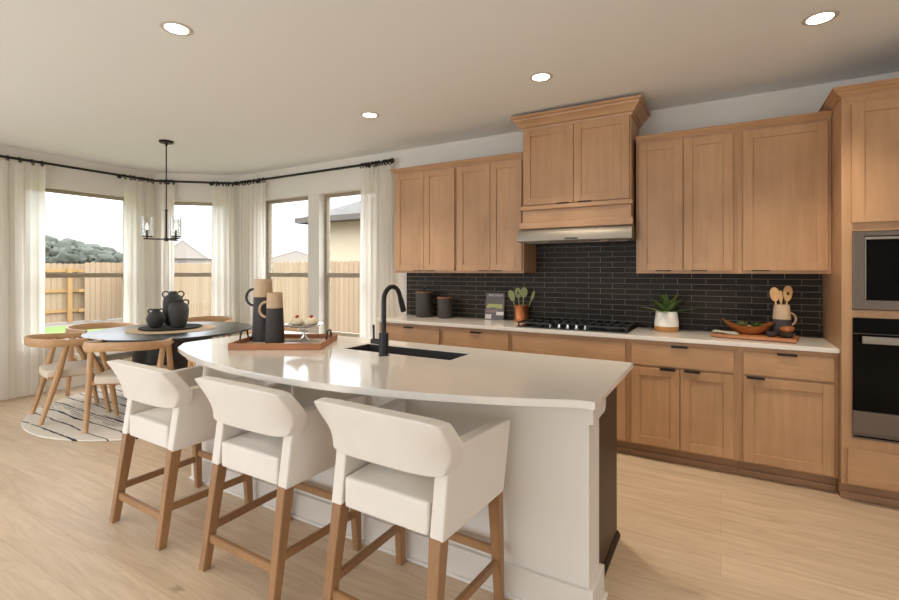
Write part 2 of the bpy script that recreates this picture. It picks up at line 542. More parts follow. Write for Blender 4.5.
class MB:
    """collects shapes, then links them as ONE mesh object"""

    def __init__(s):
        s.bm = bmesh.new()

    def _xf(s, vs, mat):
        if mat is not None:
            bmesh.ops.transform(s.bm, matrix=mat, verts=vs)

    def box(s, x0, x1, y0, y1, z0, z1, bev=0.0, seg=2, mat=None):
        r = bmesh.ops.create_cube(s.bm, size=1)
        vs = r['verts']
        for v in vs:
            v.co = Vector(((x0 + x1) / 2 + v.co.x * (x1 - x0), (y0 + y1) / 2 + v.co.y * (y1 - y0), (z0 + z1) / 2 + v.co.z * (z1 - z0)))
        if bev:
            es = list({e for v in vs for e in v.link_edges})
            r2 = bmesh.ops.bevel(s.bm, geom=es, offset=bev, segments=seg, affect='EDGES', profile=0.5)
            vs = list({v for f in r2['faces'] for v in f.verts} | {v for v in vs if v.is_valid})
        s._xf(vs, mat)
        return s

    def taper(s, p0, p1, a, b, bev=0.0, axis=None):
        """square bar from p0 (size a) to p1 (size b), cut level in z"""
        p0, p1 = Vector(p0), Vector(p1)
        vs = []
        for p, w in ((p0, a), (p1, b)):
            for dx, dy in ((-1, -1), (1, -1), (1, 1), (-1, 1)):
                vs.append(s.bm.verts.new(p + Vector((dx * w / 2, dy * w / 2, 0))))
        F = [(3, 2, 1, 0), (4, 5, 6, 7), (0, 1, 5, 4), (1, 2, 6, 5), (2, 3, 7, 6), (3, 0, 4, 7)]
        fs = [s.bm.faces.new([vs[i] for i in f]) for f in F]
        if bev:
            bmesh.ops.bevel(s.bm, geom=list({e for f in fs for e in f.edges}), offset=bev, segments=2, affect='EDGES')
        return s

    def bar(s, p0, p1, w, h, up=(0, 0, 1), bev=0.0):
        """rectangular bar between two points"""
        p0, p1 = Vector(p0), Vector(p1)
        d = (p1 - p0).normalized()
        u = Vector(up)
        sd = d.cross(u).normalized()
        u = sd.cross(d).normalized()
        vs = []
        for p in (p0, p1):
            for a, b in ((-1, -1), (1, -1), (1, 1), (-1, 1)):
                vs.append(s.bm.verts.new(p + sd * a * w / 2 + u * b * h / 2))
        F = [(3, 2, 1, 0), (4, 5, 6, 7), (0, 1, 5, 4), (1, 2, 6, 5), (2, 3, 7, 6), (3, 0, 4, 7)]
        fs = [s.bm.faces.new([vs[i] for i in f]) for f in F]
        if bev:
            bmesh.ops.bevel(s.bm, geom=list({e for f in fs for e in f.edges}), offset=bev, segments=2, affect='EDGES')
        return s

    def tube(s, pts, radii, n=12, closed=False, caps=True):
        pts = [Vector(p) for p in pts]
        if isinstance(radii, (int, float)):
            radii = [radii] * len(pts)
        rings = []
        m = len(pts)
        prev = None
        for i, p in enumerate(pts):
            if closed:
                t = (pts[(i + 1) % m] - pts[i - 1]).normalized()
            else:
                t = (pts[min(i + 1, m - 1)] - pts[max(i - 1, 0)]).normalized()
            if prev is None:
                a = Vector((0, 0, 1)) if abs(t.z) < 0.9 else Vector((1, 0, 0))
                nrm = (a - t * a.dot(t)).normalized()
            else:
                nrm = (prev - t * prev.dot(t)).normalized()
            prev = nrm
            bn = t.cross(nrm)
            rings.append([s.bm.verts.new(p + (nrm * math.cos(2 * PI * k / n) + bn * math.sin(2 * PI * k / n)) * radii[i]) for k in range(n)])
        rng = range(m) if closed else range(m - 1)
        for i in rng:
            A, B = rings[i], rings[(i + 1) % m]
            for k in range(n):
                s.bm.faces.new((A[k], A[(k + 1) % n], B[(k + 1) % n], B[k]))
        if caps and not closed:
            s.bm.faces.new(rings[0][::-1])
            s.bm.faces.new(rings[-1])
        return s

    def lathe(s, prof, cx=0, cy=0, n=32, close=False):
        """prof: list of (r, z)"""
        rings = []
        for r, z in prof:
            if r < 1e-5:
                rings.append([s.bm.verts.new((cx, cy, z))])
            else:
                rings.append([s.bm.verts.new((cx + r * math.cos(2 * PI * k / n), cy + r * math.sin(2 * PI * k / n), z)) for k in range(n)])
        pr = list(zip(rings[:-1], rings[1:]))
        if close:
            pr.append((rings[-1], rings[0]))
        for A, B in pr:
            if len(A) == 1 and len(B) == 1:
                continue
            for k in range(n):
                k2 = (k + 1) % n
                if len(A) == 1:
                    s.bm.faces.new((A[0], B[k2], B[k]))
                elif len(B) == 1:
                    s.bm.faces.new((A[k], A[k2], B[0]))
                else:
                    s.bm.faces.new((A[k], A[k2], B[k2], B[k]))
        return s

    def prism(s, poly, vec, bev=0.0):
        """polygon (3d points) extruded along vec"""
        vec = Vector(vec)
        A = [s.bm.verts.new(Vector(p)) for p in poly]
        B = [s.bm.verts.new(Vector(p) + vec) for p in poly]
        n = len(A)
        fs = [s.bm.faces.new(A[::-1]), s.bm.faces.new(B)]
        for i in range(n):
            fs.append(s.bm.faces.new((A[i], A[(i + 1) % n], B[(i + 1) % n], B[i])))
        if bev:
            bmesh.ops.bevel(s.bm, geom=list({e for f in fs for e in f.edges}), offset=bev, segments=2, affect='EDGES')
        return s

    def grid_box(s, fn, us, vs_, ws):
        """closed box grid, each surface vertex mapped through fn(u, v, w)"""
        cache = {}

        def vert(i, j, k):
            key = (i, j, k)
            if key not in cache:
                cache[key] = s.bm.verts.new(fn(us[i], vs_[j], ws[k]))
            return cache[key]
        I, J, K = len(us) - 1, len(vs_) - 1, len(ws) - 1
        for i in range(I):
            for j in range(J):
                s.bm.faces.new((vert(i, j, 0), vert(i, j + 1, 0), vert(i + 1, j + 1, 0), vert(i + 1, j, 0)))
                s.bm.faces.new((vert(i, j, K), vert(i + 1, j, K), vert(i + 1, j + 1, K), vert(i, j + 1, K)))
        for i in range(I):
            for k in range(K):
                s.bm.faces.new((vert(i, 0, k), vert(i + 1, 0, k), vert(i + 1, 0, k + 1), vert(i, 0, k + 1)))
                s.bm.faces.new((vert(i, J, k), vert(i, J, k + 1), vert(i + 1, J, k + 1), vert(i + 1, J, k)))
        for j in range(J):
            for k in range(K):
                s.bm.faces.new((vert(0, j, k), vert(0, j, k + 1), vert(0, j + 1, k + 1), vert(0, j + 1, k)))
                s.bm.faces.new((vert(I, j, k), vert(I, j + 1, k), vert(I, j + 1, k + 1), vert(I, j, k + 1)))
        return s

    def sphere(s, c, r, sc=(1, 1, 1), sub=3):
        rr = bmesh.ops.create_icosphere(s.bm, subdivisions=sub, radius=1)
        for v in rr['verts']:
            v.co = Vector(c) + Vector((v.co.x * r * sc[0], v.co.y * r * sc[1], v.co.z * r * sc[2]))
        return s

    def build(s, name, mat, parent=None, smooth=False, angle=40, subsurf=0, loc=None, rot=None):
        bmesh.ops.recalc_face_normals(s.bm, faces=s.bm.faces[:])
        me = bpy.data.meshes.new(name)
        s.bm.to_mesh(me)
        s.bm.free()
        me.materials.append(mat)
        if smooth:
            for p in me.polygons:
                p.use_smooth = True
            try:
                me.set_sharp_from_angle(angle=math.radians(angle))
            except Exception:
                pass
        o = bpy.data.objects.new(name, me)
        COL.objects.link(o)
        if parent:
            o.parent = parent
        if loc:
            o.location = loc
        if rot:
            o.rotation_euler = rot
        if subsurf:
            md = o.modifiers.new('smooth', 'SUBSURF')
            md.levels = md.render_levels = subsurf
        return o


def tag(o, label, cat, group=None, kind=None):
    o['label'] = label
    o['category'] = cat
    if group:
        o['group'] = group
    if kind:
        o['kind'] = kind
    return o


def thing(name, label, cat, loc=(0, 0, 0), rz=0, group=None):
    o = bpy.data.objects.new(name, None)
    o.empty_display_size = 0.1
    COL.objects.link(o)
    o.location = loc
    o.rotation_euler = (0, 0, rz)
    return tag(o, label, cat, group)


def copy_tree(o, parent=None):
    c = o.copy()
    COL.objects.link(c)
    c.parent = parent
    for ch in list(o.children):
        copy_tree(ch, c)
    return c


def struct(o, label=None, cat=None):
    o['kind'] = 'structure'
    if label:
        o['label'] = label
    if cat:
        o['category'] = cat
    return o


# ---------------------------------------------------------------- room shell
XL, YB, XR, YF, H = -6.72, 4.275, 3.2, -3.2, 2.74
CA = Vector((XL, 3.56, 0))            # bay corner: side wall meets angled wall
CB = Vector((-5.90, YB, 0))           # bay corner: angled wall meets kitchen wall
dD = (CB - CA).normalized()
LEN_D = (CB - CA).length

room = [(XL, YF), (XR, YF), (XR, YB), (CB.x, CB.y), (CA.x, CA.y)]
o = MB().prism([(x, y, -0.1) for x, y in room], (0, 0, 0.1)).build('floor', M['floor'])
struct(o, 'pale oak plank floor', 'floor')
o = MB().prism([(x, y, H) for x, y in room], (0, 0, 0.12)).build('ceiling', M['ceil'])
struct(o, 'flat painted ceiling with recessed lights', 'ceiling')


def wall(name, label, p0, p1, openings, t0=0.0, t1=0.14, mat='wall', z0=0.0, z1=H):
    """wall from p0 to p1, its room face on the line, thickness to the left of the direction of travel"""
    p0, p1 = Vector(p0), Vector(p1)
    ln = (p1 - p0).length
    ang = math.atan2(p1.y - p0.y, p1.x - p0.x)
    mb = MB()
    s = 0.0
    for (a, b, c, d) in sorted(openings):
        if a > s:
            mb.box(s, a, t0, t1, z0, z1)
        if c > z0:
            mb.box(a, b, t0, t1, z0, c)
        mb.box(a, b, t0, t1, d, z1)
        s = b
    if s < ln:
        mb.box(s, ln, t0, t1, z0, z1)
    o = mb.build(name, M[mat], loc=(p0.x, p0.y, 0), rot=(0, 0, ang))
    struct(o, label, 'wall')
    return o


WZ0, WZ1 = 0.58, 2.36
# going clockwise seen from above so the thickness falls outside
op_left = [(-2.95 - YF, -0.1 - YF, 0.5, 2.36), (2.17 - YF, 3.27 - YF, WZ0, WZ1)]  # the first opening is added for the side fill lamp, unseen
wall('wall_left', 'painted side wall of the bay behind the dining nook', (XL, YF, 0), (XL, CA.y, 0), op_left)
op_diag = [(0.13, 0.93, WZ0, WZ1)]
wall('wall_corner', 'short angled bay wall with one window', CA, CB, op_diag)
w3a, w3b, w4a, w4b = -5.45, -4.545, -4.353, -3.45
op_back = [(w3a - CB.x, w3b - CB.x, WZ0, WZ1), (w4a - CB.x, w4b - CB.x, WZ0, WZ1)]
wall('wall_back', 'painted kitchen wall with two windows', CB, (XR, YB, 0), op_back)
wall('wall_right', 'painted wall closing the kitchen, with an opening added for fill light', (XR, YB, 0), (XR, YF, 0), [(YB - 0.7, YB + 1.9, 0.45, 2.25)])  # unseen opening, put in for the added lamp on this side
wall('wall_front', 'painted wall with an opening added for the rear fill light', (XR, YF, 0), (XL, YF, 0), [(3.7, 7.9, 0.15, 2.45)])  # opening made for the added rear lamp, out of view
wall('wall_left_brick', 'pale brick outer skin of side wall', (XL, 0.5, 0), (XL, CA.y + 0.06, 0), [(2.15 - 0.5, 3.29 - 0.5, WZ0 - 0.02, WZ1)], 0.145, 0.215, 'pale_brick', -0.15, 2.9)
wall('wall_corner_brick', 'pale brick outer skin of angled wall', CA - dD * 0.06, CB + dD * 0.06, [(0.17, 1.01, WZ0 - 0.02, WZ1)], 0.145, 0.215, 'pale_brick', -0.15, 2.9)
wall('wall_back_brick', 'pale brick outer skin of kitchen wall', CB - Vector((0.06, 0, 0)), (-2.2, YB, 0), [(w3a - 0.02 - CB.x + 0.06, w3b + 0.02 - CB.x + 0.06, WZ0 - 0.02, WZ1), (w4a - 0.02 - CB.x + 0.06, w4b + 0.02 - CB.x + 0.06, WZ0 - 0.02, WZ1)], 0.145, 0.215, 'pale_brick', -0.15, 2.9)


def window(n, p0, ang, a, b, label):
    """double-hung window set back in the opening; local x along wall, y outward"""
    w = b - a
    fr = 0.042
    root = bpy.data.objects.new('window_%d' % n, None)
    COL.objects.link(root)
    root.location = (p0[0] + math.cos(ang) * a, p0[1] + math.sin(ang) * a, 0)
    root.rotation_euler = (0, 0, ang)
    struct(root, label, 'window')
    y0, y1 = 0.095, 0.14
    mb = MB()
    mb.box(0, fr, y0, y1, WZ0, WZ1, 0.004).box(w - fr, w, y0, y1, WZ0, WZ1, 0.004)
    mb.box(fr, w - fr, y0, y1, WZ1 - fr, WZ1, 0.004).box(fr, w - fr, y0, y1, WZ0, WZ0 + 0.05, 0.004)
    mb.build('window_frame', M['window_frame'], root)
    zm = 1.338
    mb = MB()
    mb.box(fr, w - fr, y0 - 0.012, y1 - 0.012, zm - 0.028, zm + 0.03, 0.004)
    mb.box(fr, fr + 0.02, y0 + 0.005, y1 - 0.012, WZ0 + 0.05, zm).box(w - fr - 0.02, w - fr, y0 + 0.005, y1 - 0.012, WZ0 + 0.05, zm)
    mb.box(w / 2 - 0.03, w / 2 + 0.03, y0 - 0.025, y0 - 0.01, zm + 0.0, zm + 0.02, 0.004)
    mb.build('window_sash', M['window_frame'], root)
    MB().box(fr, w - fr, 0.120, 0.124, WZ0 + 0.05, zm - 0.028).build('lower_pane', M['glass'], root)
    MB().box(fr, w - fr, 0.130, 0.134, zm + 0.03, WZ1 - fr).build('upper_pane', M['glass'], root)
    MB().box(-0.03, w + 0.03, -0.03, 0.0, WZ0 - 0.025, WZ0 + 0.004, 0.005).build('window_sill', M['trim'], root)
    return root


window(1, (XL, YF), PI / 2, 2.17 - YF, 3.27 - YF, 'wide bay window looking onto the fence and trees')
aD = math.atan2(dD.y, dD.x)
window(2, CA, aD, 0.13, 0.93, 'window in the angled bay wall')
window(3, CB, 0, w3a - CB.x, w3b - CB.x, 'kitchen wall window beside the bay corner')
window(4, CB, 0, w4a - CB.x, w4b - CB.x, 'kitchen wall window nearest the cabinets')
for n, a in enumerate((0.27, 1.2, 2.15, 3.07)):
    MB().box(XL - 0.12, XL - 0.06, YF + a - 0.025, YF + a + 0.025, 0.5, 2.36).build('trim_%d' % (n + 10), M['window_frame'])['kind'] = 'structure'


def baseboard(name, pts, mat='trim', h=0.135, t=0.014):
    mb = MB()
    for p, q in zip(pts[:-1], pts[1:]):
        p, q = Vector(p), Vector(q)
        d = (q - p).normalized()
        nrm = Vector((d.y, -d.x, 0))
        ang = math.atan2(d.y, d.x)
        m = Matrix.Translation(p) @ Matrix.Rotation(ang, 4, 'Z')
        mb.box(0, (q - p).length, -t, 0.0, 0, h, 0.003, 1, m)
        mb.box(0, (q - p).length, -t - 0.012, -t, 0, 0.02, 0.004, 1, m)
    return struct(mb.build(name, M[mat]), 'white baseboard along the wall', 'baseboard')


baseboard('baseboard_left', [(XL, YF, 0), (XL, CA.y, 0)])
baseboard('baseboard_corner', [CA, CB])
baseboard('baseboard_back', [CB, (-2.98, YB, 0)])

# backsplash tiles on the kitchen wall
o = MB().box(-3.01, 0.632, YB - 0.010, YB + 0.001, 0.905, 1.66).build('wall_tiles', M['tile'])
struct(o, 'black ribbed subway tile backsplash', 'wall')

# ---------------------------------------------------------------- garden and neighbourhood
o = MB().box(-160, 60, 4.8, 160, -0.25, -0.16).box(-160, -7.2, -60, 4.8, -0.25, -0.16).build('ground', M['dirt'])
struct(o, 'bare pale earth outside the windows', 'ground')
o = MB().box(-15.8, -8.5, -3, 7.0, -0.162, -0.135, 0.02).build('ground_lawn', M['grass'])
struct(o, 'patch of green lawn behind the bay window', 'ground')


def fence(name, label, p0, p1, z1=1.62, back=1):
    p0, p1 = Vector(p0), Vector(p1)
    ln = (p1 - p0).length
    ang = math.atan2(p1.y - p0.y, p1.x - p0.x)
    t = thing(name, label, 'fence', (p0.x, p0.y, -0.15), ang)
    mb = MB()
    n = int(ln / 0.145)
    for i in range(n):
        x = i * 0.145
        hh = z1 + 0.15 + random.uniform(-0.006, 0.006)
        mb.prism([(x, 0, 0.02), (x + 0.138, 0, 0.02), (x + 0.138, 0, hh - 0.03), (x + 0.105, 0, hh), (x + 0.033, 0, hh), (x, 0, hh - 0.03)], (0, 0.018, 0))
    mb.build('pickets', M['fence'], t)
    for z in (0.35, 0.95, 1.55):
        MB().box(0, ln, *((-0.04, 0.0) if back > 0 else (0.018, 0.058)), z - 0.045, z + 0.045).build('rail', M['fence_rail'], t)
    k = 0.6
    while k < ln:
        MB().box(k - 0.05, k + 0.05, *((-0.14, -0.04) if back > 0 else (0.058, 0.158)), 0, z1 + 0.02).build('post', M['fence_rail'], t)
        k += 2.4
    return t


fence('wooden_fence', 'pine picket fence with its rails and posts showing, behind the lawn', (-17.0, 7.1, 0), (-17.0, -3.5, 0), 1.62, -1)
fence('wooden_fence', 'smooth-faced pine picket fence at the far corner of the garden', (-16.8, 8.0, 0), (-16.8, 6.7, 0), 1.66, 1)
fence('wooden_fence', 'tall pine picket fence between the kitchen windows and the neighbour house', (-16.8, 8.0, 0), (-5.0, 8.0, 0), 1.62, -1)

# neighbour house seen through the kitchen wall windows
t = thing('house', 'cream stucco neighbour house with grey hipped shingle roof', 'house', (-13.2, 13.0, -0.16))
MB().box(0, 12, 0, 9, 0, 3.45).build('house_wall', M['stucco'], t)
mb = MB()
e0, e1, f0, f1, zr = -0.6, 12.6, -0.6, 9.6, 3.5
r0, r1 = (4.5, 4.5), (7.5, 4.5)
vs = [(e0, f0, zr), (e1, f0, zr), (e1, f1, zr), (e0, f1, zr), (r0[0], r0[1], zr + 2.4), (r1[0], r1[1], zr + 2.4)]
V = [mb.bm.verts.new(v) for v in vs]
for f in ((0, 1, 5, 4), (1, 2, 5), (2, 3, 4, 5), (3, 0, 4), (3, 2, 1, 0)):
    mb.bm.faces.new([V[i] for i in f])
mb.build('roof', M['shingle'], t)
MB().box(e0 - 0.03, e1 + 0.03, f0 - 0.05, f0, zr - 0.16, zr + 0.03).box(e0 - 0.05, e0, f0, f1, zr - 0.16, zr + 0.03).build('fascia', M['eave'], t)
MB().box(e0, e1, f0, 0, zr - 0.14, zr - 0.1).box(e0, 0, f0, f1, zr - 0.14, zr - 0.1).build('soffit', M['eave'], t)


def far_house(x, y, rz, w, d, h, rh, label):
    t = thing('house', label, 'house', (x, y, -0.15), rz, 'distant houses beyond the fences')
    MB().box(-w / 2, w / 2, -d / 2, d / 2, 0, h).build('house_wall', M['far_wall'], t)
    MB().prism([(-w / 2 - .4, -d / 2 - .4, h), (w / 2 + .4, -d / 2 - .4, h), (0, -d / 2 - .4, h + rh)], (0, d + .8, 0)).build('roof', M['far_roof'], t)
    g = MB().prism([(-w / 2, -d / 2 - .45, h), (w / 2, -d / 2 - .45, h), (0, -d / 2 - .45, h + rh - .35)], (0, 0.03, 0)).build('gable', M['far_wall'], t)
    MB().box(-0.7, 0.7, -d / 2 - 0.03, -d / 2, h - 1.7, h - .4).build('window', M['far_glass'], t)
    return t


far_house(-81, 49, math.radians(48), 7, 12, 3.6, 3.0, 'pale gabled house with a small window beyond the angled bay window')
far_house(-88, 66, math.radians(45), 12, 10, 3.4, 2.4, 'pale low house behind the gabled one, seen past the angled window')
far_house(-70, 64, math.radians(40), 13, 12, 3.0, 2.2, 'long pale house on the horizon outside the window near the bay corner')
far_house(-88, 90, math.radians(40), 10, 10, 4.6, 3.2, 'most distant pale roof above the picket fence')


def tree(x, y, r, h, label):
    t = thing('tree', label, 'tree', (x, y, -0.15), 0, 'hazy trees beyond the garden fence')
    mb = MB()
    n = 46
    for i in range(n):
        a = random.uniform(0, 2 * PI)
        q = random.uniform(0, r * 0.8)
        mb.sphere((q * math.cos(a), q * math.sin(a), h * random.uniform(0.35, 0.92 - 0.25 * (q / r))), r * random.uniform(0.14, 0.30), (1, 1, 0.85), 3)
    for v in mb.bm.verts:
        v.co += noise.noise_vector(v.co * 1.3) * 0.3 + noise.noise_vector(v.co * 4.1) * 0.2 + Vector((random.uniform(-1, 1), random.uniform(-1, 1), random.uniform(-1, 1))) * 0.07
    mb.build('crown', M['tree'], t, smooth=True, angle=180)
    MB().tube([(0, 0, 0), (0, 0, h * 0.5)], [0.4, 0.2], 8).build('trunk', M['fence_rail'], t)


tl = ['tallest hazy tree, beside the curtain edge of the bay window', 'broad hazy tree next to the tallest one', 'rounded hazy tree in the middle of the tree line',
      'low hazy tree dipping in the tree line', 'hazy tree with a lumpy crown past the dip', 'small hazy tree at the end of the tree line', 'hazy tree just behind the low one',
      'faint tree between the curtains of the bay window']
tp = [(49, 239, 5.6), (66, 241, 5.2), (78, 244, 4.8), (90, 255, 4.2), (99, 251, 4.0), (113, 252, 4.0), (86, 253, 3.6), (124, 258, 3.0)]
for (px, py, r), lb in zip(tp, tl):
    a = (px - 449.5) / 470
    D = 66.0 + (px % 3) * 2
    X = (-.5 + a * .8660254) * D
    Y = (.8660254 + a * .5) * D
    hh = 1.391 + (271 - py) * D / 470 + 0.15
    tree(X, Y, r, hh, lb)

# ---------------------------------------------------------------- curtains and rods
ROD_Z, ROD_OFF = 2.612, 0.09


def curtain(p0, p1, label, folds, amp=0.026, spread=0.0, ztop=2.575):
    p0, p1 = Vector(p0), Vector(p1)
    ln = (p1 - p0).length
    ang = math.atan2(p1.y - p0.y, p1.x - p0.x)
    t = thing('curtain', label, 'curtain', (p0.x, p0.y, 0), ang, 'sheer ivory curtains around the bay')
    mb = MB()
    nu, nv = folds * 10, 22
    ph = random.uniform(0, 6)
    rows = []
    for j in range(nv + 1):
        v = j / nv
        z = 0.012 + (ztop - 0.012) * v
        row = []
        for i in range(nu + 1):
            u = i / nu
            s = (u - 0.5) * (ln + spread * (1 - v)) + ln / 2
            w = amp * (0.6 + 0.5 * (1 - v)) * (0.55 + 0.45 * math.sin(u * folds * 1.7 + ph)) * math.sin(u * folds * 2 * PI + ph + 0.8 * math.sin(2.2 * v + u * 5))
            w += 0.010 * math.sin(u * folds * 5.1 + 2.2 * v + ph)
            row.append(mb.bm.verts.new((s + 0.012 * math.sin(u * folds * 4 * PI + ph), w, z)))
        rows.append(row)
    for j in range(nv):
        for i in range(nu):
            mb.bm.faces.new((rows[j][i], rows[j][i + 1], rows[j + 1][i + 1], rows[j + 1][i]))
    mb.build('cloth', M['curtain'], t, smooth=True, angle=80)
    nr = folds + 3
    for i in range(nr):
        x = ln * (i + 0.15) / (nr - 0.7) + random.uniform(-0.012, 0.012)
        tilt = random.uniform(-0.5, 0.5)
        pts = [(x + math.sin(tilt) * 0.028 * math.sin(a), 0.028 * math.cos(a), ROD_Z - 0.010 + 0.028 * math.sin(a)) for a in [2 * PI * k / 16 for k in range(16)]]
        mb = MB().tube(pts, 0.0065, 8, closed=True)
        mb.tube([(x, 0, ROD_Z - 0.036), (x, 0, ztop - 0.012)], 0.0035, 6)
        mb.build('ring', M['bronze'], t, smooth=True)
    return t


nD = Vector((dD.y, -dD.x, 0))         # towards the room from the angled wall
offs = lambda s: CA + dD * s + nD * ROD_OFF
curtain((XL + ROD_OFF, 1.05, 0), (XL + ROD_OFF, 2.32, 0), 'sheer ivory curtain drawn over the outer side of the wide bay window', 10)
curtain((XL + ROD_OFF, 3.14, 0), (XL + ROD_OFF, 3.50, 0), 'sheer ivory curtain behind the chandelier, on the side wall beside the bay corner', 4, spread=0.04)
curtain(offs(0.10), offs(0.27), 'narrow sheer curtain on the angled wall behind the chandelier rod', 2)
curtain(offs(0.76), offs(1.02), 'sheer curtain on the angled wall right before the corner gap between rods', 4, spread=0.05)
curtain((-5.77, YB - ROD_OFF, 0), (-5.26, YB - ROD_OFF, 0), 'sheer curtain on the kitchen wall behind the two tall jugs', 6, spread=0.04)
curtain((-3.58, YB - ROD_OFF, 0), (-3.17, YB - ROD_OFF, 0), 'sheer curtain hanging beside the end of the wall cabinets', 6, spread=0.05)


def finial(parent, p, d):
    d = Vector(d).normalized()
    p = Vector(p)
    mb = MB().tube([p, p + d * 0.008, p + d * 0.010, p + d * 0.02, p + d * 0.035, p + d * 0.05, p + d * 0.058], [0.012, 0.012, 0.018, 0.026, 0.03, 0.022, 0.004], 14)
    mb.build('finial', M['bronze'], parent, smooth=True)


t = thing('curtain_rod', 'dark bronze curtain rod bending around the bay corner', 'curtain rod', (XL + ROD_OFF, 0.9, 0))
org = Vector((XL + ROD_OFF, 0.9, 0))
cor = offs(0.03)
cor = Vector((XL + ROD_OFF, CA.y - 0.03, 0))
P1 = [Vector((XL + ROD_OFF, 0.9, ROD_Z)), Vector((cor.x, cor.y - 0.02, ROD_Z)), offs(0.06) + Vector((0, 0, ROD_Z)), offs(1.03) + Vector((0, 0, ROD_Z))]
MB().tube([p - org for p in P1], 0.015, 12).build('pole', M['bronze'], t, smooth=True)
finial(t, offs(1.03) + Vector((0, 0, ROD_Z)) - org, dD)
for q in (Vector((XL, 1.0, ROD_Z)), Vector((XL, 3.12, ROD_Z))):
    MB().tube([q - org, q - org + Vector((ROD_OFF, 0, 0))], 0.007, 8).tube([q - org, q - org + Vector((0.012, 0, 0))], 0.028, 14).build('bracket', M['bronze'], t, smooth=True)
q = CA + dD * 0.72 + Vector((0, 0, ROD_Z))
MB().tube([q - org, q - org + nD * ROD_OFF], 0.007, 8).tube([q - org, q - org + nD * 0.012], 0.028, 14).build('bracket', M['bronze'], t, smooth=True)
t = thing('curtain_rod', 'straight dark bronze curtain rod above the two kitchen wall windows', 'curtain rod', (-5.80, YB - ROD_OFF, 0))
MB().tube([(0, 0, ROD_Z), (2.62, 0, ROD_Z)], 0.015, 12).build('pole', M['bronze'], t, smooth=True)
finial(t, (2.62, 0, ROD_Z), (1, 0, 0))
finial(t, (0, 0, ROD_Z), (-1, 0, 0))
for x in (0.30, 2.24):
    MB().tube([(x, ROD_OFF, ROD_Z), (x, 0, ROD_Z)], 0.007, 8).tube([(x, ROD_OFF, ROD_Z), (x, ROD_OFF - 0.012, ROD_Z)], 0.028, 14).build('bracket', M['bronze'], t, smooth=True)

# ---------------------------------------------------------------- recessed lights
cans = [(-2.622, 1.505, 'lit round recessed ceiling light above the island stools'), (0.458, 3.158, 'lit round recessed ceiling light in front of the oven cabinet'),
        (-1.083, 3.148, 'lit round recessed ceiling light in front of the range hood'), (-2.628, 3.176, 'lit round recessed ceiling light nearest the curtain rod end'),
        ]
hidden_cans = [(0.45, 0.9, ''), (-1.0, -1.5, ''), (-4.2, -1.5, '')]


def can_light(x, y, label):
    t = thing('recessed_light', label, 'ceiling light', (x, y, H), 0, 'recessed ceiling lights')
    MB().lathe([(0.058, -0.002), (0.062, -0.005), (0.078, -0.004), (0.082, 0.0), (0.058, 0.0)], n=40, close=True).build('trim_ring', M['can_trim'], t, smooth=True)
    MB().lathe([(0, -0.003), (0.058, -0.003), (0.058, 0.0), (0, 0.0)], n=32).build('lens', M['can_glow'], t)
    d = bpy.data.lights.new('downlight', 'SPOT')
    d.energy = CAN_W if y > 3 else CAN_W * 0.28
    d.color = (1.0, 0.88, 0.72)
    d.spot_size = math.radians(98)
    d.spot_blend = 0.8
    d.shadow_soft_size = 0.06
    l = bpy.data.objects.new('downlight', d)
    COL.objects.link(l)
    l.parent = t
    l.location = (0, 0, -0.02)


CAN_W = 84
for c in cans:
    can_light(*c)

# ---------------------------------------------------------------- cabinets


def door(parent, name, x0, x1, z0, z1, yf, th=0.019, st=0.06, mat=None, flat=False):
    """shaker door: stiles and rails round a recessed panel. yf = front face. local to parent"""
    mb = MB()
    if flat:
        mb.box(x0, x1, yf, yf + th, z0, z1, 0.0025, 2)
        return mb.build(name, mat or M['maple_h'], parent)
    mb.box(x0, x0 + st, yf, yf + th, z0, z1, 0.0015, 1)
    mb.box(x1 - st, x1, yf, yf + th, z0, z1, 0.0015, 1)
    mb.box(x0 + st, x1 - st, yf, yf + th, z1 - st, z1, 0.0015, 1)
    mb.box(x0 + st, x1 - st, yf, yf + th, z0, z0 + st, 0.0015, 1)
    mb.box(x0 + st - 0.002, x1 - st + 0.002, yf + 0.009, yf + th - 0.003, z0 + st - 0.002, z1 - st + 0.002)
    # small chamfered bead inside the frame
    return mb.build(name, mat or M['maple_v'], parent)


def pull(parent, x, z, yf, w=0.10, up=True):
    """tab pull hooked over a door edge"""
    mb = MB()
    if up:
        mb.box(x - w / 2, x + w / 2, yf - 0.014, yf + 0.018, z + 0.0002, z + 0.0035)
        mb.box(x - w / 2, x + w / 2, yf - 0.016, yf - 0.011, z - 0.009, z + 0.0035, 0.001, 1)
    else:
        mb.box(x - w / 2, x + w / 2, yf - 0.014, yf + 0.018, z - 0.0035, z - 0.0002)
        mb.box(x - w / 2, x + w / 2, yf - 0.016, yf - 0.011, z - 0.0035, z + 0.003, 0.001, 1)
    return mb.build('handle', M['handle'], parent)


FY = 3.732     # base cabinet face frame
DYF = FY - 0.020
G_BASE, G_WALL = 'maple base cabinets along the kitchen wall', 'maple wall cabinets'


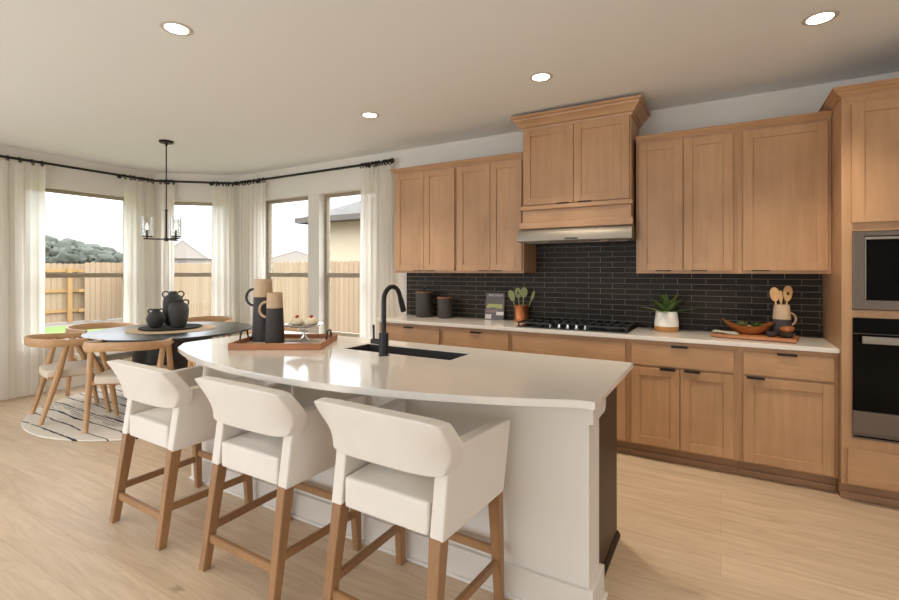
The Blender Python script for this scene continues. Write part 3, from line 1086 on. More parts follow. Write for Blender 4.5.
def base_cab(label, x0, x1, drawer, doors, pulls, dpull=None):
    t = thing('base_cabinet', label, 'cabinet', (x0, FY, 0), 0, G_BASE)
    w = x1 - x0
    mb = MB()
    mb.box(0.0005, w - 0.0005, 0.0, YB - FY - 0.003, 0.105, 0.883)
    mb.build('carcass', M['maple_v'], t)
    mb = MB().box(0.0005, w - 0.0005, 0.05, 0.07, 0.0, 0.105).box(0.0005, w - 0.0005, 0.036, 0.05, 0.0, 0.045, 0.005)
    mb.build('toe_kick', M['toe'], t)
    dr = door(t, 'drawer', drawer[0] - x0, drawer[1] - x0, 0.700, 0.852, DYF - FY, flat=True)
    if dpull:
        pull(dr, dpull - x0, 0.852, DYF - FY, 0.105)
    for (a, b), p in zip(doors, pulls):
        d = door(t, 'door', a - x0, b - x0, 0.118, 0.684, DYF - FY)
        if p is not None:
            pull(d, p - x0, 0.684, DYF - FY)
    return t


base_cab('maple base cabinet at the window end of the run, under the dark canisters', -2.965, -2.235, (-2.945, -2.255), [(-2.945, -2.603), (-2.597, -2.255)], [-2.66, -2.54], -2.595)
base_cab('maple base cabinet beneath the cookbook', -2.235, -1.547, (-2.205, -1.565), [(-2.205, -1.888), (-1.882, -1.565)], [-1.95, -1.82], -1.875)
base_cab('maple base cabinet beneath the gas cooktop, with no pull on its drawer front', -1.547, -0.60, (-1.528, -0.622), [(-1.528, -1.078), (-1.072, -0.622)], [-1.14, -1.01], None)
base_cab('maple base cabinet with two doors beneath the potted aloe', -0.60, 0.10, (-0.578, 0.075), [(-0.578, -0.255), (-0.249, 0.075)], [-0.33, -0.175], -0.255)
base_cab('maple base cabinet with one wide door beside the oven cabinet', 0.10, 0.632, (0.130, 0.612), [(0.130, 0.612)], [0.20], 0.37)

# long worktop on the base cabinets
o = MB().box(-2.99, 0.632, 3.695, YB - 0.011, 0.884, 0.914, 0.003).build('countertop', M['quartz'])
tag(o, 'long white quartz countertop along the tiled wall', 'countertop')

UY = 3.945


def crown_profile(x0, x1, yfr, ybk, z0, z1, out, left=True, right=True):
    """crown moulding: stepped cove mitred round the front and the exposed ends, one mesh"""
    mb = MB()
    prof = [(0.0, 0.0), (0.10, 0.0), (0.14, 0.16), (0.3, 0.22), (0.45, 0.42), (0.78, 0.66), (0.82, 0.78), (1.0, 0.82), (1.0, 1.0), (0.0, 1.0)]
    rings = []
    for a, b in prof:
        e = a * out
        z = z0 + b * (z1 - z0)
        xl = x0 - (e if left else 0)
        xr = x1 + (e if right else 0)
        rings.append([mb.bm.verts.new(p) for p in ((xl, ybk, z), (xl, yfr - e, z), (xr, yfr - e, z), (xr, ybk, z))])
    n = len(rings)
    for i in range(n):
        A, B = rings[i], rings[(i + 1) % n]
        for k in range(3):
            mb.bm.faces.new((A[k], A[k + 1], B[k + 1], B[k]))
    return mb


def wall_cab(label, x0, x1, doors, pulls, lft=False, rgt=False, z0=1.372, z1=2.40, rx=None):
    t = thing('upper_cabinet', label, 'cabinet', (x0, UY, 0), 0, G_WALL)
    w = x1 - x0
    MB().box(0.0005, w - 0.0005, 0, YB - UY - 0.002, z0, z1).build('carcass', M['maple_v'], t)
    for (a, b), p in zip(doors, pulls):
        d = door(t, 'door', a - x0, b - x0, z0 + 0.022, z1 - 0.018, -0.020)
        if p is not None:
            pull(d, p - x0, z0 + 0.022, -0.020, 0.105, up=False)
    crown_profile(0.0005, w - 0.0005, 0, YB - UY - 0.002, z1 - 0.006, z1 + 0.042, 0.038, lft, rgt).build('crown', M['maple_h'], t)
    return t


wall_cab('maple wall cabinet beside the window curtain', -2.94, -2.197, [(-2.915, -2.565), (-2.561, -2.213)], [-2.63, -2.49], True, False)
wall_cab('maple wall cabinet directly beside the range hood on the window side', -2.197, -1.515, [(-2.181, -1.839), (-1.835, -1.529)], [-1.90, -1.77])
wall_cab('maple two-door wall cabinet above the potted aloe', -0.578, 0.106, [(-0.557, -0.247), (-0.242, 0.076)], [-0.38, -0.14])
wall_cab('maple wide single-door wall cabinet beside the oven cabinet', 0.106, 0.632, [(0.136, 0.613)], [0.24])

# raised hood cabinet
HX0, HX1, HY = -1.485, -0.600, 3.85
t = thing('hood_cabinet', 'taller maple cabinet with crown above the steel range hood', 'cabinet', (HX0, HY, 0))
w = HX1 - HX0
MB().box(0, w, 0, YB - HY - 0.002, 1.748, 2.62).build('carcass', M['maple_v'], t)
for a, b, p in ((0.012, w / 2 - 0.002, w / 2 - 0.09), (w / 2 + 0.002, w - 0.012, w / 2 + 0.09)):
    d = door(t, 'door', a, b, 1.955, 2.598, -0.02)
    pull(d, p, 1.955, -0.02, 0.10, up=False)
MB().box(-0.02, w + 0.015, -0.035, 0, 1.910, 1.945, 0.004).build('ledge_moulding', M['maple_h'], t)
MB().box(0.0, w, -0.012, 0, 1.805, 1.908).build('valance_panel', M['maple_h'], t)
MB().box(-0.02, w + 0.015, -0.03, 0, 1.750, 1.806, 0.004).build('lower_moulding', M['maple_h'], t)
crown_profile(0, w, 0, YB - HY - 0.002, 2.60, 2.715, 0.085).build('crown', M['maple_h'], t)

# steel range hood
t = thing('range_hood', 'brushed stainless under-cabinet range hood above the cooktop', 'range hood', (-1.510, 3.775, 0))
w = 0.925
prof = [(0.49, 1.635), (0.012, 1.635), (0.0, 1.645), (0.0, 1.665), (0.006, 1.70), (0.022, 1.728), (0.048, 1.743), (0.49, 1.744)]
MB().prism([(0, y, z) for y, z in prof], (w, 0, 0)).build('hood_body', M['steel'], t, smooth=True, angle=35)
MB().box(0.41, 0.515, -0.004, 0.004, 1.651, 1.662, 0.002).build('control_strip', M['black'], t)
for x in (0.22, 0.70):
    MB().lathe([(0, 1.630), (0.03, 1.630), (0.034, 1.636), (0, 1.636)], x, 0.09, 20).build('lamp_lens', M['can_trim'], t)
MB().box(0.05, w - 0.05, 0.14, 0.46, 1.630, 1.636).build('grease_filter', M['steel_dark'], t)

# tall oven cabinet
TX0, TX1, TY = 0.634, 1.47, 3.66
t = thing('oven_cabinet', 'tall maple cabinet housing the microwave and wall oven', 'cabinet', (TX0, TY, 0))
w = TX1 - TX0
B = YB - TY - 0.002
MB().box(0, 0.02, 0.0, B, 0.105, 2.446).box(0, 0.02, 0.08, B, 0.0, 0.105).box(w - 0.02, w, 0, B, 0, 2.446).box(0.02, w - 0.02, B - 0.01, B, 0.1, 2.446) \
    .box(0.02, 0.05, 0, 0.02, 0.105, 2.446).box(w - 0.05, w - 0.02, 0, 0.02, 0.105, 2.446) \
    .box(0.05, w - 0.05, 0, 0.25, 1.630, 2.446).box(0.05, w - 0.05, 0, 0.3, 1.112, 1.158).box(0.05, w - 0.05, 0, 0.3, 0.105, 0.388) \
    .build('carcass', M['maple_v'], t)
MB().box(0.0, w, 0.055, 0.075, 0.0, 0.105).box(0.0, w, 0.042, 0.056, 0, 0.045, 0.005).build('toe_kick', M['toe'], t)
d = door(t, 'door', 0.045, w / 2 - 0.002, 1.68, 2.395, -0.02)
d = door(t, 'door', w / 2 + 0.002, w - 0.045, 1.68, 2.395, -0.02)
door(t, 'drawer', 0.026, w - 0.026, 0.118, 0.325, -0.02, flat=True)
crown_profile(0, w, 0, B, 2.444, 2.497, 0.05, True, True).build('crown', M['maple_h'], t)

t = thing('microwave', 'built-in microwave with slate steel trim above the oven', 'microwave', (TX0 + 0.05, TY - 0.002, 0))
ww = w - 0.1
mb = MB().box(0, 0.055, -0.016, 0.01, 1.162, 1.626, 0.002).box(ww - 0.055, ww, -0.016, 0.01, 1.162, 1.626, 0.002)
mb.box(0.055, ww - 0.055, -0.016, 0.01, 1.598, 1.626, 0.002).box(0.055, ww - 0.055, -0.016, 0.01, 1.162, 1.218, 0.002)
mb.build('trim_frame', M['steel_dark'], t)
MB().box(0.055, ww - 0.055, -0.008, 0.24, 1.218, 1.598, 0.002).build('body', M['oven_glass'], t)
MB().box(0.055, 0.06, -0.020, -0.006, 1.222, 1.590).box(0.06, ww - 0.06, -0.022, -0.006, 1.577, 1.592, 0.002).build('door_edge', M['steel'], t)

t = thing('built_in_oven', 'black glass built-in oven with a straight steel handle', 'oven', (TX0 + 0.05, TY - 0.002, 0))
MB().box(0, ww, -0.018, 0.28, 0.560, 1.108, 0.003).build('body', M['oven_glass'], t)
MB().box(0, ww, -0.020, 0.20, 0.425, 0.558, 0.003).build('lower_panel', M['steel_dark'], t)
MB().box(0, ww, -0.010, 0.20, 0.392, 0.422, 0.002).build('vent', M['steel_dark'], t)
MB().box(0.006, ww - 0.006, -0.013, -0.009, 0.402, 0.411).build('vent_slot', M['oven_glass'], t)
mb = MB().box(0.035, ww - 0.035, -0.062, -0.046, 0.965, 1.008, 0.004)
mb.box(0.06, 0.08, -0.048, -0.018, 0.975, 0.998).box(ww - 0.08, ww - 0.06, -0.048, -0.018, 0.975, 0.998)
mb.build('handle', M['steel'], t)
MB().box(0.002, ww - 0.002, -0.0195, -0.0175, 1.018, 1.0205).build('panel_seam', M['steel_dark'], t)

# ---------------------------------------------------------------- island
t = thing('kitchen_island', 'large white and espresso kitchen island body under the curved quartz top', 'island', (-1.75, 1.88, 0))
ix0, ix1 = -3.05 + 1.75, -0.45 + 1.75
MB().box(ix0, ix1, 0, 0.175, 0, 0.8835).build('back_panel', M['island_white'], t)
mb = MB().box(ix0 - 0.02, ix1 + 0.02, -0.02, 0.19, 0.0, 0.138, 0.003)
mb.box(ix0 - 0.032, ix1 + 0.032, -0.032, 0.202, 0, 0.018, 0.006)
mb.build('baseboard', M['island_white'], t)
mb = MB().prism([(ix0 - 0.02, -0.02, 0.79), (ix0 - 0.02, 0.20, 0.79), (ix0 - 0.02, 0.215, 0.815), (ix0 - 0.02, 0.215, 0.8835), (ix0 - 0.02, -0.02, 0.8835)], (ix1 - ix0 + 0.04, 0, 0), 0.002)
mb.build('frieze_board', M['island_white'], t)
cx0, cx1, cy0, cy1 = ix0 + 0.025, ix1 - 0.022, 0.176, 0.69
mb = MB().box(cx0, cx0 + 0.02, cy0, cy1, 0, 0.8835).box(cx1 - 0.02, cx1, cy0, cy1, 0, 0.8835).box(cx0 + 0.02, cx1 - 0.02, cy1 - 0.02, cy1, 0, 0.8835)
mb.box(cx0 + 0.02, cx1 - 0.02, cy0, cy0 + 0.01, 0, 0.8835)
mb.build('cabinet_box', M['dark_wood'], t)
mb = MB().prism([(cx1, cy0 + 0.03, 0), (cx1 + 0.016, cy0 + 0.03, 0), (cx1 + 0.016, cy0 + 0.03, 0.012), (cx1 + 0.004, cy0 + 0.03, 0.03), (cx1, cy0 + 0.03, 0.03)], (0, cy1 - cy0 - 0.02, 0))
mb.build('shoe_moulding', M['handle'], t)
for k in range(5):
    a = cx0 + 0.02 + k * (cx1 - cx0 - 0.04) / 5
    b = a + (cx1 - cx0 - 0.04) / 5
    door(t, 'door', a + 0.01, b - 0.01, 0.115, 0.86, cy1 + 0.001, mat=M['dark_wood'])

# curved quartz slab with sink cutout
SX0, SX1, SY0, SY1 = -2.01, -1.256, 2.18, 2.415
mb = MB()
outer = [(-0.396, 1.74), (-0.396, 2.60), (-3.10, 2.60), (-3.10, 1.80)]
cxm, R = -1.75, 2.98
y_min = 1.448
arc = []
N_ = 36
for i in range(1, N_):
    x = -3.10 + (3.10 - 0.396) * i / N_
    y = y_min + R - math.sqrt(R * R - (x - cxm) ** 2)
    arc.append((x, y))
# round the far left tip slightly
outer = [(-0.396, 1.745), (-0.396, 2.60), (-3.10, 2.60), (-3.10, 1.87), (-3.085, 1.815)] + arc[1:]
top = 0.914
ov = [mb.bm.verts.new((x, y, top)) for x, y in outer]
iv = [mb.bm.verts.new((x, y, top)) for x, y in ((SX0, SY0), (SX1, SY0), (SX1, SY1), (SX0, SY1))]
es = [mb.bm.edges.new((ov[i], ov[(i + 1) % len(ov)])) for i in range(len(ov))]
es += [mb.bm.edges.new((iv[i], iv[(i + 1) % 4])) for i in range(4)]
bmesh.ops.triangle_fill(mb.bm, edges=es, use_beauty=True)
ret = bmesh.ops.extrude_face_region(mb.bm, geom=mb.bm.faces[:])
for g in ret['geom']:
    if isinstance(g, bmesh.types.BMVert):
        g.co.z -= 0.030
rim = [e for e in mb.bm.edges if abs(e.verts[0].co.z - top) < 1e-5 and abs(e.verts[1].co.z - top) < 1e-5 and len(e.link_faces) == 2 and abs(e.link_faces[0].normal.dot(e.link_faces[1].normal)) < 0.5]
mb.bm.normal_update()
rim = [e for e in mb.bm.edges if abs(e.verts[0].co.z - e.verts[1].co.z) < 1e-6 and len(e.link_faces) == 2 and abs(e.link_faces[0].normal.dot(e.link_faces[1].normal)) < 0.5]
bmesh.ops.bevel(mb.bm, geom=rim, offset=0.003, segments=2, affect='EDGES')
o = mb.build('island_countertop', M['quartz'], smooth=True, angle=30)
tag(o, 'white quartz island countertop with a bowed seating edge', 'countertop')

t = thing('sink', 'black undermount sink in the island countertop', 'sink', ((SX0 + SX1) / 2, (SY0 + SY1) / 2, 0.65))
a, b = (SX1 - SX0) / 2, (SY1 - SY0) / 2
mb = MB()
a1, b1, zt = a - 0.0005, b - 0.0005, 0.2605
mb.box(-a1, a1, -b1, b1, 0.0, 0.012)
mb.box(-a1, -a1 + 0.006, -b1, b1, 0.012, zt).box(a1 - 0.006, a1, -b1, b1, 0.012, zt)
mb.box(-a1 + 0.006, a1 - 0.006, -b1, -b1 + 0.006, 0.012, zt).box(-a1 + 0.006, a1 - 0.006, b1 - 0.006, b1, 0.012, zt)
mb.build('basin', M['sink'], t)
MB().lathe([(0, 0.014), (0.04, 0.014), (0.045, 0.0125), (0, 0.0125)], 0, 0, 24).build('drain', M['steel_dark'], t)

t = thing('faucet', 'matte black gooseneck faucet behind the island sink', 'faucet', (-1.650, 2.115, 0.914))
MB().lathe([(0, 0), (0.030, 0), (0.030, 0.006), (0.027, 0.008), (0.027, 0.125), (0.024, 0.128), (0, 0.128)], n=28).build('base', M['black'], t, smooth=True)
pts = [(0, 0, 0.12), (0, 0, 0.2), (0, 0, 0.30)]
Rr = 0.078
for k in range(1, 15):
    a = PI * k / 14 * 0.91
    pts.append((0, Rr - Rr * math.cos(a), 0.308 + Rr * math.sin(a)))
last = Vector(pts[-1])
dr = (Vector(pts[-1]) - Vector(pts[-2])).normalized()
MB().tube(pts, 0.0135, 16).build('neck', M['black'], t, smooth=True)
MB().tube([last, last + dr * 0.02, last + dr * 0.022, last + dr * 0.10, last + dr * 0.102], [0.0138, 0.0138, 0.0165, 0.0175, 0.012], 16).build('spray_head', M['black'], t, smooth=True)
MB().tube([(0, 0, 0.075), (-0.085, 0.0, 0.075)], 0.0155, 16).tube([(-0.072, 0, 0.085), (-0.074, 0, 0.17)], [0.006, 0.0065], 10).build('lever', M['black'], t, smooth=True)

# ---------------------------------------------------------------- bar stools


def lerp(v, tab):
    for (a, p), (b, q) in zip(tab[:-1], tab[1:]):
        if v <= b:
            return p + (q - p) * (v - a) / (b - a)
    return tab[-1][1]


def make_stool(label):
    t = thing('bar_stool', label, 'bar stool', (0, 0, 0), 0, 'ivory stools at the island')
    ZB = 0.470
    for sx in (-1, 1):
        MB().taper((sx * 0.242, -0.252, 0), (sx * 0.232, -0.180, ZB + 0.01), 0.038, 0.052, 0.003).build('leg', M['oak_leg'], t)
        MB().taper((sx * 0.260, 0.236, 0), (sx * 0.252, 0.212, ZB + 0.02), 0.034, 0.050, 0.003).build('leg', M['oak_leg'], t)
        MB().bar((sx * 0.239, -0.222, 0.185), (sx * 0.257, 0.228, 0.185), 0.020, 0.036, bev=0.003).build('stretcher', M['oak_leg'], t)
    MB().bar((-0.240, -0.232, 0.142), (0.240, -0.232, 0.142), 0.020, 0.040, bev=0.003).build('stretcher', M['oak_leg'], t)
    MB().bar((-0.257, 0.226, 0.225), (0.257, 0.226, 0.225), 0.020, 0.036, bev=0.003).build('stretcher', M['oak_leg'], t)

    # seat cushion
    def sf(u, v, w):
        z = ZB + w * 0.118
        if w > 0.5:
            z += 0.026 * (1 - u * u) * (1 - v * v)
        return Vector((u * (0.210 + 0.012 * v), 0.018 + v * 0.218, z))
    g = [-1, -0.9, -0.5, 0, 0.5, 0.9, 1]
    MB().grid_box(sf, g, g, [0, 0.12, 0.6, 0.85, 1.0]).build('seat', M['fabric'], t, smooth=True, angle=180, subsurf=2)
    # arms: closed side panels from shell bottom to arm rest
    for sx in (-1, 1):
        def af(u, v, w, sx=sx):
            # u across thickness 0..1, v along depth 0..1, w up 0..1
            yb = -0.208 + v * (0.228 + 0.208)
            zb = ZB + 0.012 * v
            yt = -0.165 + v * (0.262 + 0.165)
            zt = 0.772 + 0.004 * v
            y = yb + (yt - yb) * w
            z = zb + (zt - zb) * w
            x = 0.208 + 0.056 * u + 0.020 * v + 0.018 * v * w
            return Vector((sx * x, y, z))
        h = [0, 0.04, 0.3, 0.7, 0.96, 1]
        MB().grid_box(af, [0, 0.2, 0.8, 1], h, h).build('arm', M['fabric'], t, smooth=True, angle=180, subsurf=2)

    # back: padded band, rounded over the arms
    def bf(u, v, w):
        W_ = lerp(v, ((0, 0.272), (0.1, 0.282), (0.35, 0.302), (0.65, 0.312), (1, 0.302)))
        y0 = -0.234 - 0.060 * v
        wrap = lerp(v, ((0, 0.02), (0.1, 0.04), (0.38, 0.066), (0.7, 0.028), (1, 0.006))) * abs(u) ** 5.0 + 0.012 * u * u
        z = 0.688 + 0.212 * v - 0.004 * u * u
        th = 0.078 * (1 - 0.2 * v)
        z += 0.009 * abs(u) ** 9 * (1 - 2 * v) - 0.0
        x = u * (W_ + (-0.012 * (1 - w)))
        return Vector((x, y0 + wrap + (w) * th, z))
    us = [-1, -0.96, -0.85, -0.65, -0.4, 0, 0.4, 0.65, 0.85, 0.96, 1]
    MB().grid_box(bf, us, [0, 0.07, 0.35, 0.65, 0.93, 1], [0, 0.2, 0.8, 1]).build('backrest', M['fabric'], t, smooth=True, angle=180, subsurf=2)
    # welt seam along the upper back
    return t


st = make_stool('ivory upholstered oak bar stool nearest the dining table, beneath the island tray')
st.location = (-2.668, 1.576, 0)
st.rotation_euler = (0, 0, math.radians(-1.5))
s2 = copy_tree(st)
s2.location = (-1.84, 1.576, 0)
s2.rotation_euler = (0, 0, math.radians(-1))
s2['label'] = 'ivory upholstered oak bar stool in the middle of the three island stools'
s3 = copy_tree(st)
s3.location = (-1.068, 1.576, 0)
s3.rotation_euler = (0, 0, math.radians(-2))
s3['label'] = 'ivory upholstered oak bar stool nearest the espresso end of the island, fully seen from behind'

# ---------------------------------------------------------------- dining nook
RUGC = (-5.08, 2.93)
o = MB().lathe([(0, 0.0), (1.245, 0.0), (1.25, 0.004), (1.245, 0.011), (1.22, 0.013), (0, 0.013)], n=96).build('round_rug', M['rug'], loc=(RUGC[0], RUGC[1], 0.001))
tag(o, 'round cream rug with thin black lines under the dining table', 'rug')
RT = 0.014
TC = (-5.13, 2.91)
t = thing('dining_table', 'round black dining table in the bay nook', 'table', (TC[0], TC[1], RT))
MB().lathe([(0, 0.715), (0.74, 0.715), (0.785, 0.728), (0.79, 0.736), (0.788, 0.744), (0.78, 0.746), (0, 0.746)], n=96).build('tabletop', M['table'], t, smooth=True, angle=35)
mb = MB().lathe([(0, 0), (0.39, 0), (0.395, 0.006), (0.395, 0.03), (0.385, 0.036), (0.375, 0.10), (0.372, 0.55), (0.378, 0.66), (0.40, 0.715), (0, 0.715)], n=48)
mb.build('pedestal', M['table'], t, smooth=True, angle=30)


def make_chair(label):
    t = thing('dining_chair', label, 'chair', (0, 0, 0), 0, 'ash chairs around the dining table')
    for sx in (-1, 1):
        MB().tube([(sx * 0.245, -0.265, 0.0), (sx * 0.272, -0.15, 0.42), (sx * 0.292, -0.085, 0.710)], [0.018, 0.027, 0.022], 12).build('leg', M['ash'], t, smooth=True)
        MB().tube([(sx * 0.235, 0.245, 0.0), (sx * 0.262, 0.17, 0.42), (sx * 0.288, 0.045, 0.710)], [0.018, 0.027, 0.022], 12).build('leg', M['ash'], t, smooth=True)
    # hoop rail
    mb = MB()
    path = []
    for k in range(41):
        s = -1 + 2 * k / 40
        a = s * PI * 0.5
        if abs(s) < 0.999:
            pass
        x = 0.31 * math.copysign(abs(math.sin(a)) ** 0.8, a)
        y = -0.045 - 0.29 * abs(math.cos(a)) ** 0.8
        path.append((x, y))
    path = [(-0.285, 0.15), (-0.298, 0.08), (-0.306, 0.02)] + path + [(0.306, 0.02), (0.298, 0.08), (0.285, 0.15)]
    n = len(path)
    rings = []
    for i, (x, y) in enumerate(path):
        p = Vector((x, y, 0))
        q0 = Vector((*path[max(0, i - 1)], 0))
        q1 = Vector((*path[min(n - 1, i + 1)], 0))
        tt = (q1 - q0).normalized()
        nn = Vector((-tt.y, tt.x, 0))      # points into the hoop
        s = abs(i - (n - 1) / 2) / ((n - 1) / 2)
        h = 0.039 - 0.010 * s ** 3
        th = 0.012 + 0.006 * s ** 2
        zc = 0.728 - 0.01 * s + 0.008 * (1 - s)
        ring = []
        for k in range(10):
            a = 2 * PI * k / 10
            ca, sa = math.cos(a), math.sin(a)
            ring.append(mb.bm.verts.new(p + nn * th * math.copysign(abs(ca) ** 0.6, ca) + Vector((0, 0, zc + h * math.copysign(abs(sa) ** 0.6, sa)))))
        rings.append(ring)
    for A, B_ in zip(rings[:-1], rings[1:]):
        for k in range(10):
            mb.bm.faces.new((A[k], A[(k + 1) % 10], B_[(k + 1) % 10], B_[k]))
    mb.bm.faces.new(rings[0][::-1])
    mb.bm.faces.new(rings[-1])
    mb.build('back_rail', M['ash_h'], t, smooth=True, angle=50)

    def sf(u, v, w):
        r = 1 - 0.10 * (abs(u) ** 4) * (abs(v) ** 4)
        z = 0.400 + w * 0.066
        if w > 0.5:
            z += 0.014 * (1 - u * u) * (1 - v * v)
        return Vector((u * (0.245 + 0.018 * v) * r, 0.0 + v * 0.235 * r, z))
    g = [-1, -0.85, -0.5, 0, 0.5, 0.85, 1]
    MB().grid_box(sf, g, g, [0, 0.3, 0.7, 1.0]).build('seat', M['seat_fabric'], t, smooth=True, angle=180, subsurf=2)
    MB().box(-0.225, 0.225, -0.215, 0.215, 0.392, 0.412, 0.006).build('seat_frame', M['ash'], t)
    MB().bar((-0.262, -0.15, 0.402), (0.262, -0.15, 0.402), 0.02, 0.03, bev=0.003).bar((-0.262, 0.165, 0.402), (0.262, 0.165, 0.402), 0.02, 0.03, bev=0.003).build('cross_rail', M['ash'], t)
    return t


ch = make_chair('ash hoop-back chair')
chairs = [
    (-5.45, 2.12, -12, 'ash hoop-back chair on the rug edge by the wide window curtain'),
    (-4.66, 2.27, 41, 'ash hoop-back chair behind the first island stool, curved back facing us'),
    (-6.02, 2.66, -84, 'ash hoop-back chair between the table and the wide window'),
    (-5.71, 3.62, -139, 'ash hoop-back chair against the angled bay wall, behind the vases'),
    (-4.40, 3.52, 130, 'ash hoop-back chair mostly hidden behind the tall jug and the table'),
    (-3.50, 2.46, 74, 'ash hoop-back chair mostly hidden behind the tip of the island countertop'),
]
for i, (x, y, a, lb) in enumerate(chairs):
    c = ch if i == 0 else copy_tree(ch)
    c.location = (x, y, RT if math.hypot(x - RUGC[0], y - RUGC[1]) < 1.3 else 0.0)
    c.rotation_euler = (0, 0, math.radians(a))
    c['label'] = lb

TZ = RT + 0.746
o = MB().lathe([(0, 0), (0.425, 0), (0.43, 0.003), (0.425, 0.007), (0, 0.007)], n=72).build('placemat', M['woven'], loc=(-5.16, 2.92, TZ))
tag(o, 'large round woven seagrass mat on the dining table', 'placemat')
o = MB().lathe([(0, 0.0), (0.285, 0.0), (0.30, 0.006), (0.305, 0.016), (0.295, 0.016), (0.285, 0.010), (0, 0.008)], n=64).build('round_tray', M['woven_black'], loc=(-5.21, 2.93, TZ + 0.0075), smooth=True)
tag(o, 'round dark woven tray beneath the three vases', 'tray')
VZ = TZ + 0.0165


def handle_ring(parent, c, r, ang, rad=0.007, mat=None, arc=(0, 2 * PI), name='handle', tall=1.0):
    """vertical loop handle in the plane containing z and direction ang"""
    d = Vector((math.cos(ang), math.sin(ang), 0))
    k0, k1 = arc
    n = 18
    pts = [Vector(c) + d * r * math.cos(k0 + (k1 - k0) * k / n) + Vector((0, 0, r * tall * math.sin(k0 + (k1 - k0) * k / n))) for k in range(n + 1)]
    return MB().tube(pts, rad, 8).build(name, mat or M['vase'], parent, smooth=True)


def vase(label, x, y, prof, hz, hr, hang, n=2, hx=0.0):
    t = thing('vase', label, 'vase', (x, y, VZ), 0, 'charcoal vases on the dining table')
    inner = [(max(r - 0.008, 0.002), z) for r, z in prof[::-1] if z > 0.02]
    MB().lathe([(0, 0)] + prof + inner[:3], n=40).build('body', M['vase'], t, smooth=True, angle=60)
    for k in range(n):
        a = hang + PI * k
        handle_ring(t, (hx * math.cos(a), hx * math.sin(a), hz), hr, a, 0.0075, arc=(-PI * 0.35, PI * 1.1))
    return t


CAMR = math.radians(30)     # handles spread roughly across the view
vase('tallest charcoal vase with two loop handles, behind the other two', -5.37, 3.045, [(0.06, 0), (0.09, 0.03), (0.104, 0.12), (0.104, 0.26), (0.094, 0.32), (0.06, 0.345), (0.036, 0.352), (0.034, 0.375), (0.04, 0.385), (0.03, 0.385)], 0.352, 0.032, math.radians(60), 2, 0.073)
vase('shouldered charcoal vase standing in front of the tallest one', -5.10, 2.95, [(0.055, 0), (0.072, 0.02), (0.094, 0.12), (0.100, 0.19), (0.092, 0.245), (0.06, 0.27), (0.035, 0.275), (0.034, 0.29), (0.04, 0.298), (0.03, 0.298)], 0.272, 0.028, math.radians(60), 2, 0.068)
vase('squat round charcoal vase, the smallest of the three', -5.318, 2.828, [(0.045, 0), (0.068, 0.02), (0.088, 0.07), (0.09, 0.10), (0.076, 0.145), (0.045, 0.172), (0.03, 0.178), (0.028, 0.195), (0.034, 0.202), (0.026, 0.202)], 0.178, 0.022, math.radians(60), 2, 0.048)

# chandelier
t = thing('chandelier', 'three-light black chandelier with clear glass cylinders over the dining table', 'chandelier', (-4.985, 2.755, H))
MB().lathe([(0, -0.001), (0.066, -0.001), (0.068, -0.012), (0.06, -0.022), (0.012, -0.024), (0.012, -0.05), (0, -0.05)], n=32).build('canopy', M['bronze'], t, smooth=True, angle=40)
MB().tube([(0, 0, -0.04), (0, 0, -0.73)], 0.006, 10).build('rod', M['bronze'], t, smooth=True)
MB().tube([(0, 0, -0.72), (0, 0, -1.035)], 0.010, 12).tube([(0, 0, -0.715), (0, 0, -0.725)], 0.017, 12).tube([(0, 0, -1.04), (0, 0, -1.005)], 0.019, 12).build('stem', M['bronze'], t, smooth=True)
for k in range(3):
    a = math.radians(61) + PI + k * 2 * PI / 3
    dx, dy = math.cos(a), math.sin(a)
    r = 0.168
    arm = MB().bar((0, 0, -1.02), (dx * (r + 0.03), dy * (r + 0.03), -1.02), 0.014, 0.014, bev=0.001).build('arm', M['bronze'], t)
    MB().lathe([(0, -1.0), (0.045, -1.0), (0.047, -0.992), (0.012, -0.988), (0.008, -0.98), (0.008, -0.93), (0.0, -0.93)], dx * r, dy * r, 24).tube([(dx * r, dy * r, -1.02), (dx * r, dy * r, -0.998)], 0.008, 10).build('candle_cup', M['bronze'], arm, smooth=True, angle=40)
    MB().lathe([(0.052, -0.99), (0.052, -0.795), (0.050, -0.795), (0.050, -0.99)], dx * r, dy * r, 36, close=True).build('glass_shade', M['lamp_glass'], arm, smooth=True, angle=40)
    MB().lathe([(0, -0.93), (0.009, -0.925), (0.012, -0.905), (0.007, -0.875), (0, -0.855)], dx * r, dy * r, 16).build('bulb', M['bulb'], arm, smooth=True)

# ---------------------------------------------------------------- on the island: tray, jugs, cake stand
TR = math.radians(30.5)
TCX, TCY = -2.440, 2.112
t = thing('serving_tray', 'rectangular teak serving tray with black handles on the island', 'tray', (TCX, TCY, 0.9145), TR)
a, b = 0.268, 0.205
MB().box(-a, a, -b, b, 0.0, 0.010).build('base', M['quartz'], t)
mb = MB().box(-a - 0.012, a + 0.012, -b - 0.012, -b, 0, 0.040, 0.003).box(-a - 0.012, a + 0.012, b, b + 0.012, 0, 0.040, 0.003)
mb.box(-a - 0.012, -a, -b, b, 0, 0.040, 0.003).box(a, a + 0.012, -b, b, 0, 0.040, 0.003)
mb.build('rim', M['tray'], t)
for sx in (-1, 1):
    x = sx * (a + 0.006)
    MB().tube([(x, -0.065, 0.036), (x, -0.045, 0.085), (x, -0.03, 0.092), (x, 0.03, 0.092), (x, 0.045, 0.085), (x, 0.065, 0.036)], 0.0055, 8).build('handle', M['black'], t, smooth=True)


def tray_pt(u, v, z=0.0):
    return (TCX + u * math.cos(TR) - v * math.sin(TR), TCY + u * math.sin(TR) + v * math.cos(TR), 0.9245 + z)


